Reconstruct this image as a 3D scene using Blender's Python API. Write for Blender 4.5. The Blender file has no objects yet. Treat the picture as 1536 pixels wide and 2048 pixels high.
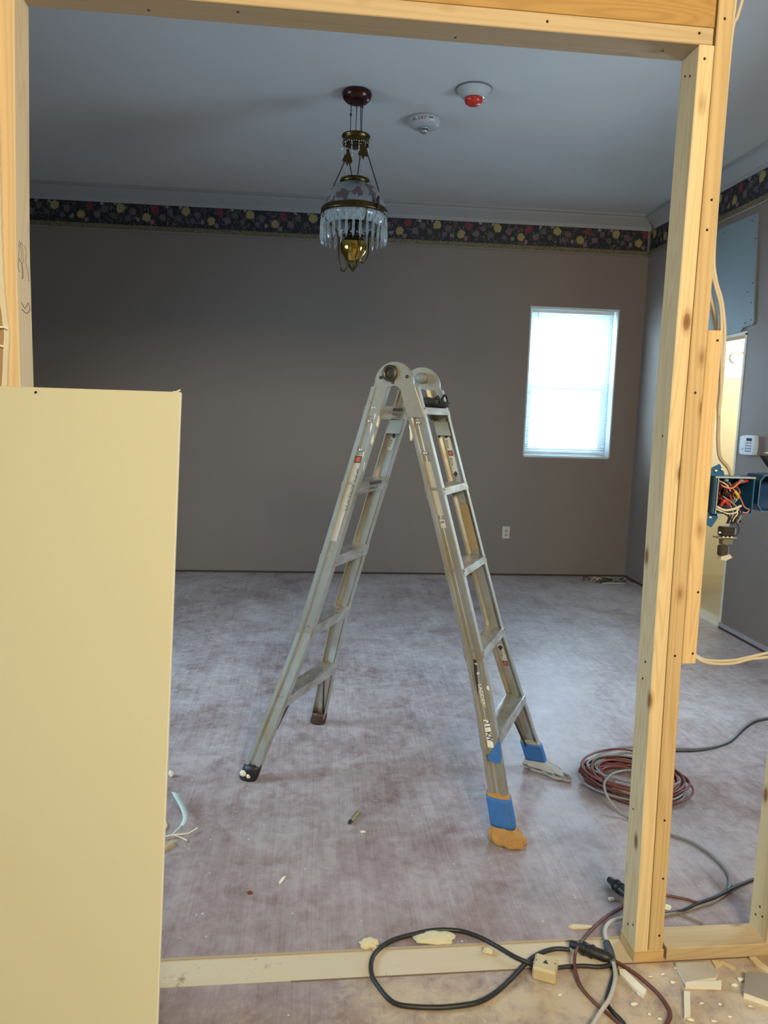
import bpy, bmesh, math, random
from mathutils import Vector, Matrix, noise
random.seed(7)
PI=math.pi; sin=math.sin; cos=math.cos
SC=bpy.context.scene; COL=SC.collection

# ------------------------------------------------------------------ camera
CAM_POS=(0.0,0.0,1.48443)
cam=bpy.data.cameras.new('camera'); co=bpy.data.objects.new('camera',cam); COL.objects.link(co)
cam.sensor_fit='HORIZONTAL'; cam.sensor_width=36.0; cam.lens=36.0*1482.90/1536.0; cam.clip_start=.02; cam.clip_end=100
Rv=Vector((0.9960,-0.0843,0.0301)); Uv=Vector((-0.0187,0.1333,0.9909)); Fv=Vector((0.0876,0.9875,-0.1312))
M=Matrix((( Rv.x,Uv.x,-Fv.x,CAM_POS[0]),(Rv.y,Uv.y,-Fv.y,CAM_POS[1]),(Rv.z,Uv.z,-Fv.z,CAM_POS[2]),(0,0,0,1)))
co.matrix_world=M; SC.camera=co
SC.view_settings.view_transform='Standard'; SC.view_settings.look='None'; SC.view_settings.gamma=1; SC.view_settings.use_curve_mapping=False
SC.view_settings.exposure=0.0
# ------------------------------------------------------------------ world and daylight
wd=bpy.data.worlds.new('sky'); SC.world=wd; wd.use_nodes=True
wd.node_tree.nodes['Background'].inputs[0].default_value=(.80,.93,1,1); wd.node_tree.nodes['Background'].inputs[1].default_value=3.2
def area(name,loc,rot,sx,sy,col,power,spread=None):
    l=bpy.data.lights.new(name,'AREA'); l.shape='RECTANGLE'; l.size=sx; l.size_y=sy; l.color=col; l.energy=power
    if spread: l.spread=spread
    o=bpy.data.objects.new(name,l); o.location=loc; o.rotation_euler=rot; COL.objects.link(o); return o
DAY=(.56,.79,1.0); WARM=(1.0,.84,.58)
area('daylight_back_window',(2.295,7.10,1.95),(-PI/2+.22,0,0),.86,1.45,DAY,70)
area('daylight_left_window',(-3.36,3.0,1.75),(0,-PI/2+.42,.28),1.3,1.5,DAY,80,1.95)
area('daylight_right_window',(2.86,3.2,1.50),(0,PI/2-.10,-.25),1.4,1.3,DAY,58,2.5)
area('work_light',(.75,-1.7,2.68),(1.22,0,0),1.3,.5,WARM,150)
area('hall_light',(4.4,5.0,2.4),(PI/2-.15,0,0),.8,.8,(1,.90,.70),34,2.0)

# ------------------------------------------------------------------ node helpers
class NT:
    def __init__(s,name):
        s.m=bpy.data.materials.new(name); s.m.use_nodes=True; s.t=s.m.node_tree; s.b=s.t.nodes['Principled BSDF']; s.out=s.t.nodes['Material Output']
        s._c=None
    def n(s,typ,**kw):
        o=s.t.nodes.new(typ)
        for k,v in kw.items(): setattr(o,k,v)
        return o
    def l(s,a,b): s.t.links.new(a,b)
    def put(s,sock,v):
        if hasattr(v,'is_linked') or hasattr(v,'links'): s.l(v,sock)
        else:
            if isinstance(v,(tuple,list)) and len(v)==3 and len(sock.default_value)==4: v=(*v,1)
            sock.default_value=v
    def coord(s):
        if s._c is None: s._c=s.n('ShaderNodeTexCoord')
        return s._c.outputs['Object']
    def map(s,scale=(1,1,1),loc=(0,0,0),rot=(0,0,0),src=None):
        m=s.n('ShaderNodeMapping'); s.l(src or s.coord(),m.inputs[0]); m.inputs['Scale'].default_value=scale; m.inputs['Location'].default_value=loc; m.inputs['Rotation'].default_value=rot
        return m.outputs[0]
    def noise(s,vec,scale=5,detail=4,rough=.55,dist=0):
        o=s.n('ShaderNodeTexNoise'); s.l(vec,o.inputs['Vector']); o.inputs['Scale'].default_value=scale; o.inputs['Detail'].default_value=detail; o.inputs['Roughness'].default_value=rough; o.inputs['Distortion'].default_value=dist
        return o.outputs['Fac']
    def vor(s,vec,scale=5,feature='F1',out='Distance',rnd=1.):
        o=s.n('ShaderNodeTexVoronoi',feature=feature); s.l(vec,o.inputs['Vector']); o.inputs['Scale'].default_value=scale; o.inputs['Randomness'].default_value=rnd
        return o.outputs[out]
    def ramp(s,fac,stops,interp='LINEAR'):
        o=s.n('ShaderNodeValToRGB'); s.l(fac,o.inputs[0]); o.color_ramp.interpolation=interp; e=o.color_ramp.elements
        while len(e)<len(stops): e.new(.5)
        for i,(p,c) in enumerate(stops):
            e[i].position=p; e[i].color=(*c,1) if isinstance(c,(tuple,list)) else (c,c,c,1)
        return o.outputs[0]
    def mix(s,fac,a,b,mode='MIX'):
        o=s.n('ShaderNodeMix',data_type='RGBA',blend_type=mode); s.put(o.inputs[0],fac); s.put(o.inputs[6],a); s.put(o.inputs[7],b); return o.outputs[2]
    def math(s,op,a,b=0.,c=None,clamp=False):
        o=s.n('ShaderNodeMath',operation=op,use_clamp=clamp); s.put(o.inputs[0],a); s.put(o.inputs[1],b)
        if c is not None: s.put(o.inputs[2],c)
        return o.outputs[0]
    def xyz(s,v):
        o=s.n('ShaderNodeSeparateXYZ'); s.l(v,o.inputs[0]); return o.outputs
    def bump(s,h,strength=.3,dist=.01):
        o=s.n('ShaderNodeBump'); s.l(h,o.inputs['Height']); o.inputs['Strength'].default_value=strength; o.inputs['Distance'].default_value=dist; s.l(o.outputs[0],s.b.inputs['Normal'])
    def set(s,**kw):
        nm=dict(col='Base Color',rough='Roughness',metal='Metallic',trans='Transmission Weight',ior='IOR',emis='Emission Color',emstr='Emission Strength',spec='Specular IOR Level',sub='Subsurface Weight',coat='Coat Weight',sheen='Sheen Weight')
        for k,v in kw.items(): s.put(s.b.inputs[nm[k]],v)
        return s.m
def lin(r,g,b):
    f=lambda c:(c/255/12.92 if c/255<=.04045 else ((c/255+.055)/1.055)**2.4)
    return (f(r),f(g),f(b))
MATS={}
def plain(name,col,rough=.6,metal=0.,var=.06,scale=30,**kw):
    if name in MATS: return MATS[name]
    t=NT(name); n=t.noise(t.coord(),scale,3)
    c=t.mix(n,tuple(max(0,x*(1-var)) for x in col),tuple(min(1,x*(1+var)) for x in col))
    MATS[name]=t.set(col=c,rough=rough,metal=metal,**kw); return MATS[name]

def wood(name,axis='z',base=(.66,.47,.24),dark=(.50,.31,.125),knots=True,seed=0,grain=1.):
    t=NT(name)
    st={'x':(.06,1,1),'y':(1,.06,1),'z':(1,1,.06)}[axis]
    v=t.map(st,(seed*1.7,seed*.9,seed*2.3)); n1=t.noise(v,6,2,.45,.6)
    rings=t.math('SINE',t.math('MULTIPLY',n1,230*grain)); rings=t.math('MULTIPLY_ADD',rings,.5,.5)
    fine=t.noise(t.map({'x':(2,90,90),'y':(90,2,90),'z':(90,90,2)}[axis]),1,2)
    broad=t.noise(t.map({'x':(1,8,8),'y':(8,1,8),'z':(8,8,1)}[axis],(seed,0,0)),1.3,2)
    c=t.mix(t.math('MULTIPLY',t.math('POWER',rings,2.2),.70),base,dark)
    c=t.mix(t.math('MULTIPLY',fine,.40),c,tuple(x*.8 for x in base))
    c=t.mix(t.math('MULTIPLY',broad,.30),c,tuple(min(1,x*1.18) for x in base))
    if knots:
        kd=t.vor(t.map({'x':(.45,1,1),'y':(1,.45,1),'z':(1,1,.45)}[axis],(seed*3.1+.4,seed,.2)),12)
        k=t.ramp(kd,[(0,1),(.09,.85),(.13,.35),(.22,0)])
        c=t.mix(k,c,(.23,.10,.03))
    t.bump(fine,.15,.002)
    MATS[name]=t.set(col=c,rough=.62,spec=.3); return MATS[name]

# ------------------------------------------------------------------ mesh helpers
def new_bm(): return bmesh.new()
def obj(name,bm,mat,parent=None,loc=None,rot=None,smooth=False,label=None):
    me=bpy.data.meshes.new(name); bmesh.ops.recalc_face_normals(bm,faces=bm.faces); bm.to_mesh(me); bm.free()
    for m in (mat if isinstance(mat,(list,tuple)) else [mat]): me.materials.append(m)
    if smooth:
        for p in me.polygons: p.use_smooth=True
        if smooth=='auto':
            try: me.set_sharp_from_angle(angle=.7)
            except Exception: pass
    o=bpy.data.objects.new(name,me); COL.objects.link(o)
    if parent: o.parent=parent
    if loc is not None: o.location=loc
    if rot is not None: o.rotation_euler=rot
    if label: o['label']=label
    return o
def tag(o,label,cat,group=None,kind=None):
    o['label']=label; o['category']=cat
    if group: o['group']=group
    if kind: o['kind']=kind
    return o
def thing(name,label,cat,loc=(0,0,0),rotz=0,group=None):
    o=bpy.data.objects.new(name,None); COL.objects.link(o); o.empty_display_size=.05; o.location=loc; o.rotation_euler=(0,0,rotz)
    return tag(o,label,cat,group)
def struct(o): o['kind']='structure'; return o
def box(bm,lo,hi,bev=0.,mi=0):
    r=bmesh.ops.create_cube(bm,size=1); vs=r['verts']
    for v in vs: v.co=Vector([(lo[i]+hi[i])/2+v.co[i]*(hi[i]-lo[i]) for i in range(3)])
    fs={f for v in vs for f in v.link_faces}
    if bev: 
        es=list({e for v in vs for e in v.link_edges}); r2=bmesh.ops.bevel(bm,geom=es,offset=bev,segments=1,affect='EDGES'); fs=set(r2['faces'])|{f for f in fs if f.is_valid}
    for f in fs: f.material_index=mi
    return vs
def bxo(name,lo,hi,mat,parent=None,bev=.0,**kw):
    """box object whose origin is the centre of its base"""
    c=((lo[0]+hi[0])/2,(lo[1]+hi[1])/2,lo[2]); bm=new_bm(); box(bm,[lo[i]-c[i] for i in range(3)],[hi[i]-c[i] for i in range(3)],bev)
    return obj(name,bm,mat,parent,loc=c,**kw)
def prism(bm,pts,d,mi=0):
    """pts: 3D planar polygon, d: extrusion vector"""
    d=Vector(d); a=[bm.verts.new(p) for p in pts]; b=[bm.verts.new(Vector(p)+d) for p in pts]; n=len(pts); fs=[]
    fs.append(bm.faces.new(a)); fs.append(bm.faces.new(b[::-1]))
    for i in range(n): fs.append(bm.faces.new((a[i],b[i],b[(i+1)%n],a[(i+1)%n])))
    for f in fs: f.material_index=mi
    return a+b
def loft(bm,rings,caps=True,mi=0,closed=False):
    vs=[[bm.verts.new(p) for p in r] for r in rings]; n=len(rings[0]); fs=[]
    K=len(vs)
    for k in range(K if closed else K-1):
        a=vs[k]; b=vs[(k+1)%K]
        for i in range(n): fs.append(bm.faces.new((a[i],a[(i+1)%n],b[(i+1)%n],b[i])))
    if caps and not closed: fs.append(bm.faces.new(vs[0][::-1])); fs.append(bm.faces.new(vs[-1]))
    for f in fs: f.material_index=mi; f.smooth=True
    return vs
def lathe(bm,prof,c=(0,0,0),n=32,ax='z',closed=False,mi=0):
    """prof: (r,h) list"""
    rings=[]
    for i in range(n):
        a=2*PI*i/n; row=[]
        for r,h in prof:
            p=(r*cos(a),r*sin(a),h) if ax=='z' else ((h,r*cos(a),r*sin(a)) if ax=='x' else (r*sin(a),h,r*cos(a)))
            row.append((p[0]+c[0],p[1]+c[1],p[2]+c[2]))
        rings.append(row)
    vs=[[bm.verts.new(p) for p in r] for r in rings]; m=len(prof)
    for i in range(n):
        a=vs[i]; b=vs[(i+1)%n]
        for j in range(m if closed else m-1):
            f=bm.faces.new((a[j],b[j],b[(j+1)%m],a[(j+1)%m])); f.smooth=True; f.material_index=mi
    bmesh.ops.remove_doubles(bm,verts=[v for r in vs for v in r],dist=1e-6)
def catmull(P,k=6,closed=False):
    P=[Vector(p) for p in P]; n=len(P); out=[]
    if n<3: return P
    rng=range(n if closed else n-1)
    for i in rng:
        p1=P[i]; p2=P[(i+1)%n]; p0=P[i-1] if (i>0 or closed) else p1*2-p2; p3=P[(i+2)%n] if (i+2<n or closed) else p2*2-p1
        for j in range(k):
            t=j/k; out.append(.5*((2*p1)+(p2-p0)*t+(2*p0-5*p1+4*p2-p3)*t*t+(3*p1-p0-3*p2+p3)*t**3))
    if not closed: out.append(P[-1])
    return out
def tube(bm,pts,r,n=8,k=6,smooth=True,closed=False,mi=0):
    P=catmull(pts,k,closed) if smooth else [Vector(p) for p in pts]
    rings=[]; N=None; L=len(P)
    for i in range(L):
        if closed: T=(P[(i+1)%L]-P[i-1])
        else: T=P[min(i+1,L-1)]-P[max(i-1,0)]
        if T.length<1e-9: T=Vector((0,0,1))
        T.normalize()
        if N is None: N=T.orthogonal().normalized()
        else:
            N=N-T*N.dot(T)
            if N.length<1e-6: N=T.orthogonal()
            N.normalize()
        B=T.cross(N); rr=r(i/(L-1)) if callable(r) else r
        rings.append([P[i]+(N*cos(2*PI*a/n)+B*sin(2*PI*a/n))*rr for a in range(n)])
    loft(bm,rings,True,mi,closed)
def ico(bm,c,r,sub=2,sc=(1,1,1),jit=0,mi=0,seed=0):
    q=bmesh.ops.create_icosphere(bm,subdivisions=sub,radius=1)
    for v in q['verts']:
        j=1+(noise.noise(v.co*1.7+Vector((seed*5.1,seed,0)))*jit if jit else 0)
        v.co=Vector((c[0]+v.co.x*r*sc[0]*j,c[1]+v.co.y*r*sc[1]*j,c[2]+v.co.z*r*sc[2]*j))
    for f in {f for v in q['verts'] for f in v.link_faces}: f.smooth=True; f.material_index=mi
def text_mesh(name,s,size,org,xd,yd,mat,parent,ext=.0004,align='LEFT'):
    cu=bpy.data.curves.new(name,'FONT'); cu.body=s; cu.size=size; cu.extrude=ext; cu.align_x=align
    t=bpy.data.objects.new(name+'_tmp',cu); COL.objects.link(t)
    me=bpy.data.meshes.new_from_object(t.evaluated_get(bpy.context.evaluated_depsgraph_get()))
    bpy.data.objects.remove(t); xd=Vector(xd).normalized(); yd=Vector(yd).normalized(); zd=xd.cross(yd)
    for v in me.vertices: v.co=Vector(org)+xd*v.co.x+yd*v.co.y+zd*v.co.z
    me.materials.clear(); me.materials.append(mat); me.name=name
    o=bpy.data.objects.new(name,me); COL.objects.link(o); o.parent=parent; return o

# ------------------------------------------------------------------ places
BY=6.777      # back wall
XR=2.949      # right wall
XL=-3.45; CEIL=3.32; ZB=2.9697; ZC=3.1947; FY=-3.2
SD=1.7851; DL=0.01822   # stud wall: distance and small turn
def SW(x,y,z=0): return Vector((x*cos(DL)-y*sin(DL), SD+x*sin(DL)+y*cos(DL), z))

# ------------------------------------------------------------------ materials of the shell
def m_floor():
    t=NT('worn_painted_floor'); c=t.coord(); X,Y,Z=t.xyz(c)
    strk=t.noise(t.map((26,1.6,1)),1,5,.6); strk2=t.noise(t.map((140,3.5,1)),1,4,.65)
    big=t.noise(c,1.3,5,.6,.4); mid=t.noise(c,5.5,6,.65,.8); fin=t.noise(c,24,6,.7,.5)
    # boards laid across, of slightly different wear
    br=t.n('ShaderNodeTexBrick'); t.l(t.map((1,1,1),rot=(0,0,PI/2)),br.inputs[0]); br.inputs['Scale'].default_value=1; br.inputs['Brick Width'].default_value=.62; br.inputs['Row Height'].default_value=.155
    br.inputs['Mortar Size'].default_value=.0012; br.inputs['Color1'].default_value=(.42,.42,.42,1); br.inputs['Color2'].default_value=(.58,.58,.58,1); br.inputs['Mortar'].default_value=(.25,.25,.25,1)
    bw=t.xyz(br.outputs['Color'])[0] if False else br.outputs['Color']
    paint=t.mix(mid,(.175,.108,.104),(.260,.180,.174))
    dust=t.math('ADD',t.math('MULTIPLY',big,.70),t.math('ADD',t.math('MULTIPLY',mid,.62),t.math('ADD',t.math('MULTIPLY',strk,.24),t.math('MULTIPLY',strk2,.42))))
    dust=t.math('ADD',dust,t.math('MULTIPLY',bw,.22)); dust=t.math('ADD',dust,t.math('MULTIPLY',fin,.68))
    dust_light=t.ramp(dust,[(.78,0),(1.02,.50),(1.0,.9)][:2]+[(1.0,.80)]) if False else t.math('MULTIPLY',t.math('SUBTRACT',dust,1.16,clamp=True),2.1,clamp=True)
    dust_light=t.math('MULTIPLY',dust_light,t.math('MULTIPLY_ADD',Y,.21,.14,clamp=True),clamp=True); col=t.mix(dust_light,paint,(.54,.50,.505))  # real dust, plus mid-room light painted in: paler with depth, darker nearby
    # wood dust swept along the line of the old wall and at the right foot of the frame
    near=t.math('SUBTRACT',2.02,Y)                                     # metres to this side of the studs
    side=t.math('MULTIPLY_ADD',X,.8,.62,clamp=True)
    s1=t.math('MULTIPLY',t.math('ADD',near,.02,clamp=True),3.0,clamp=True)
    s2=t.math('ADD',t.math('MULTIPLY',s1,side),0,clamp=True)
    nd=t.noise(c,3.3,5,.65,.6)
    s3=t.math('MULTIPLY',t.math('SUBTRACT',t.math('MULTIPLY',s2,t.math('ADD',t.math('MULTIPLY',nd,1.5),t.math('MULTIPLY_ADD',fin,1.1,-.55))),.33,clamp=True),1.9,clamp=True)
    col=t.mix(t.math('MULTIPLY',s3,.78),col,(.64,.53,.35))
    # white specks, plaster crumbs
    v=t.vor(c,17); sp=t.math('LESS_THAN',v,.055); v2=t.vor(c,6.1); sp2=t.math('LESS_THAN',v2,.03)
    col=t.mix(t.math('MULTIPLY',t.math('MAXIMUM',sp,sp2),.6),col,(.72,.72,.70))
    seam=t.math('SUBTRACT',1,br.outputs['Fac'])
    col=t.mix(t.math('MULTIPLY',br.outputs['Fac'],.13),col,(.15,.11,.10))
    rgh=t.math('ADD',t.math('MULTIPLY',dust_light,.16),t.math('MULTIPLY_ADD',mid,.20,.27))
    t.bump(t.math('ADD',t.math('MULTIPLY',strk2,.5),mid),.08,.003)
    return t.set(col=col,rough=rgh,spec=.5)
def m_wall(name,col,rough=.75):
    t=NT(name); c=t.coord(); n=t.noise(c,2.2,4); f=t.noise(c,120,3)
    t.bump(f,.12,.002)
    return t.set(col=t.mix(n,tuple(x*.95 for x in col),tuple(x*1.05 for x in col)),rough=rough,spec=.35)
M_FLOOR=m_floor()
M_TAUPE=m_wall('taupe_paint',(.200,.165,.141),.62)
M_CEIL=m_wall('ceiling_paint',(.55,.55,.54),.8)
M_CROWN=m_wall('white_trim_paint',(.30,.30,.30),.6)
M_CREAMWALL=m_wall('cream_paint',(.78,.72,.52),.7)
M_TAN=m_wall('tan_paint',(.36,.25,.13),.7)
M_WHITE=plain('white_plastic',(.78,.80,.80),.35,var=.03)
M_VINYL=plain('window_vinyl',(.72,.80,.82),.4,var=.02)
M_BLACK=plain('black_rubber',(.012,.012,.013),.5)
M_PAPER=plain('torn_paper',(.80,.74,.56),.9)
def m_border():
    t=NT('floral_wallpaper_border'); X,Y,Z=t.xyz(t.coord())
    per=.545
    sx=t.math('MODULO',t.math('ADD',X,20*per),per)
    wob=t.noise(t.coord(),48,4,.7); w2=t.math('MULTIPLY_ADD',wob,.052,-.026)
    # foliage ground
    fol=t.vor(t.map((1,1,1)),42,out='Color'); fd=t.vor(t.map((1.7,1,.8),rot=(0,.6,0)),44)
    leaf=t.mix(t.xyz(fol)[0],(.010,.016,.014),(.075,.09,.068))
    leaf=t.mix(t.math('GREATER_THAN',t.xyz(fol)[1],.72),leaf,(.075,.048,.066))
    leaf=t.mix(t.math('GREATER_THAN',t.xyz(fol)[2],.82),leaf,(.11,.095,.065))
    m=t.math('LESS_THAN',fd,.42)
    bg=t.mix(m,(.008,.009,.014),leaf)
    bg=t.mix(t.math('GREATER_THAN',t.noise(t.coord(),9,3),.56),bg,(.008,.009,.014))
    col=bg
    fl=[(.085,.135,.036,(.30,.25,.10)),(.300,.068,.034,(.31,.22,.09)),(.370,.140,.033,(.15,.022,.035)),(.185,.110,.028,(.12,.07,.085)),(.250,.150,.020,(.08,.03,.055)),(.435,.075,.028,(.13,.085,.10)),(.500,.125,.026,(.10,.07,.09)),(.150,.058,.022,(.08,.065,.10)),(.02,.075,.024,(.07,.075,.055)),(.225,.05,.016,(.19,.165,.13)),(.475,.165,.013,(.26,.24,.21)),(.04,.165,.012,(.26,.24,.21)),(.345,.03,.018,(.20,.12,.15))]
    for (a,b,r,c3) in fl:
        dx=t.math('SUBTRACT',sx,a); dz=t.math('SUBTRACT',Z,b)
        d=t.math('SQRT',t.math('ADD',t.math('MULTIPLY',dx,dx),t.math('MULTIPLY',dz,dz)))
        d=t.math('ADD',d,w2); msk=t.math('LESS_THAN',d,r)
        pet=t.math('MULTIPLY_ADD',t.math('SINE',t.math('MULTIPLY',d,480/ (r*28))),.18,.82)
        colr=t.mix(pet,tuple(x*.45 for x in c3),c3)
        col=t.mix(msk,col,colr)
    col=t.mix(t.math('GREATER_THAN',Z,.192),col,(.008,.008,.010))
    return t.set(col=col,rough=.6)
M_BORDER=m_border()
def m_rope():
    t=NT('gold_rope_band'); v=t.vor(t.map((1,1,1)),130); 
    return t.set(col=t.mix(t.math('LESS_THAN',v,.35),(.10,.075,.04),(.30,.25,.13)),rough=.6)
M_ROPE=m_rope()

# ------------------------------------------------------------------ shell
def quadbox(name,lo,hi,mat): return struct(bxo(name,lo,hi,mat))
# floor
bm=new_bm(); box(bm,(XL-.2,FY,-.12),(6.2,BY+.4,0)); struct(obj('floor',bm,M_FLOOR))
quadbox('ceiling',(XL-.2,FY,CEIL),(6.2,BY+.4,CEIL+.1),M_CEIL)
def wall_holes(name,x0,x1,z0,z1,holes,axis,pos,th,mat):
    """wall in the plane axis=pos, thickness th outwards, holes list of (a0,a1,z0,z1)"""
    bm=new_bm(); xs=sorted({x0,x1,*[h[0] for h in holes],*[h[1] for h in holes]}); zs=sorted({z0,z1,*[h[2] for h in holes],*[h[3] for h in holes]})
    for i in range(len(xs)-1):
        for j in range(len(zs)-1):
            cx=(xs[i]+xs[i+1])/2; cz=(zs[j]+zs[j+1])/2
            if any(h[0]<cx<h[1] and h[2]<cz<h[3] for h in holes): continue
            if axis=='y': box(bm,(xs[i],min(pos,pos+th),zs[j]),(xs[i+1],max(pos,pos+th),zs[j+1]))
            else: box(bm,(min(pos,pos+th),xs[i],zs[j]),(max(pos,pos+th),xs[i+1],zs[j+1]))
    bmesh.ops.remove_doubles(bm,verts=bm.verts,dist=1e-5)
    # drop the inner walls between cells
    seen={}
    for f in list(bm.faces):
        k=tuple(round(c,4) for c in f.calc_center_median()); seen.setdefault(k,[]).append(f)
    bmesh.ops.delete(bm,geom=[f for v in seen.values() if len(v)>1 for f in v],context='FACES')
    return struct(obj(name,bm,mat))
WX0,WX1,WZ0,WZ1=1.889,2.702,1.138,2.484
wall_holes('wall_back',XL-.2,XR+.12,0,CEIL,[(WX0,WX1,WZ0,WZ1)],'y',BY,.20,M_TAUPE)
DY0,DY1,DZ=5.06,5.95,2.12
wall_holes('wall_right',FY,BY,0,CEIL,[(DY0,DY1,0,DZ)],'x',XR,.12,M_TAUPE)
wall_holes('wall_left',FY,BY+.2,0,CEIL,[],'x',XL,-.12,M_TAUPE)
wall_holes('wall_front',XL-.1,XR+.1,0,CEIL,[],'y',FY,-.1,M_CREAMWALL)
# hall beyond the doorway
HY=6.88
wall_holes('wall_hall_back',XR+.12,6.2,0,CEIL,[(3.2,5.6,1.92,2.75)],'y',HY,.12,M_CREAMWALL)
wall_holes('wall_hall_side',3.2,HY,0,CEIL,[],'x',6.1,.1,M_CREAMWALL)
wall_holes('wall_hall_front',XR+.12,6.2,0,CEIL,[],'y',3.2,-.1,M_CREAMWALL)
t=NT('hall_floor_boards'); hn=t.noise(t.map((2,20,1)),2,4); M_HALL=t.set(col=t.mix(hn,(.50,.42,.28),(.62,.55,.38)),rough=.5)
struct(bxo('trim_1',(XR+.02,3.2,.0),(6.1,HY,.006),M_HALL))
struct(bxo('trim_2',(XR-.012,DY0,.0),(XR+.13,DY1,.012),plain('pale_threshold',(.62,.60,.52),.5)))
# crown moulding
def crown(name,a,b,inn):
    """a->b along wall, inn: unit inward normal"""
    prof=[(0,ZC),(.012,ZC),(.018,ZC+.03),(.045,ZC+.055),(.075,ZC+.085),(.085,ZC+.10),(.10,ZC+.105),(.10,CEIL-.001),(0,CEIL-.001)]
    bm=new_bm(); A=[(a[0]+inn[0]*p,a[1]+inn[1]*p,z) for p,z in prof]; prism(bm,A,(b[0]-a[0],b[1]-a[1],0))
    return struct(obj(name,bm,M_CROWN))
crown('trim_3',(XL,BY-.0005),(XR-.0005,BY-.0005),(0,-1)); crown('trim_4',(XR-.0005,BY-.1),(XR-.0005,2.0),(-1,0))
# wallpaper border: floral strip with its rope band and the rail below
def border(n1,n2,n3,L,loc,rotz):
    bm=new_bm(); box(bm,(0,-.002,.05),(L,0,ZC-ZB+.001)); o=obj(n1,bm,M_BORDER,loc=(loc[0],loc[1],ZB),rot=(0,0,rotz)); struct(o)
    for v in o.data.vertices: v.co.z-=.05
    o.location.z=ZB+.05
    bm=new_bm(); box(bm,(0,-.010,.012),(L,0,.05),.002); struct(obj(n2,bm,M_ROPE,loc=(loc[0],loc[1],ZB),rot=(0,0,rotz)))
    bm=new_bm(); box(bm,(0,-.014,0),(L,0,.012),.003); struct(obj(n3,bm,plain('rail_paint',(.22,.19,.16),.5),loc=(loc[0],loc[1],ZB),rot=(0,0,rotz)))
border('trim_5','trim_6','trim_7',XR-XL-.02,(XL,BY-.001),0)
border('trim_8','trim_9','trim_10',4.6,(XR-.001,BY-.015),-PI/2)
# dark gap line and thin strip where baseboards were
struct(bxo('baseboard_back',(XL,BY-.006,.0),(XR-.01,BY,.016),plain('dark_gap',(.05,.028,.018),.8)))
struct(bxo('baseboard_right',(XR-.012,2.2,.016),(XR,DY0-.002,.045),plain('grey_caulk',(.30,.30,.32),.6)))
struct(bxo('trim_11',(XR-.014,2.2,0),(XR,DY0-.002,.016),MATS['dark_gap']))
struct(bxo('baseboard_hall',(XR-.014,DY1+.002,0),(XR,BY-.01,.014),MATS['dark_gap']))
# door_1: the bare opening, with a thin pale edge
bm=new_bm(); box(bm,(XR-.003,DY0-.012,0),(XR+.125,DY0+.012,DZ)); box(bm,(XR-.003,DY1-.012,0),(XR+.125,DY1+.012,DZ)); box(bm,(XR-.003,DY0-.012,DZ-.012),(XR+.125,DY1+.012,DZ+.012))
struct(obj('door_1',bm,plain('pale_jamb',(.66,.62,.48),.6)))

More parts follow.
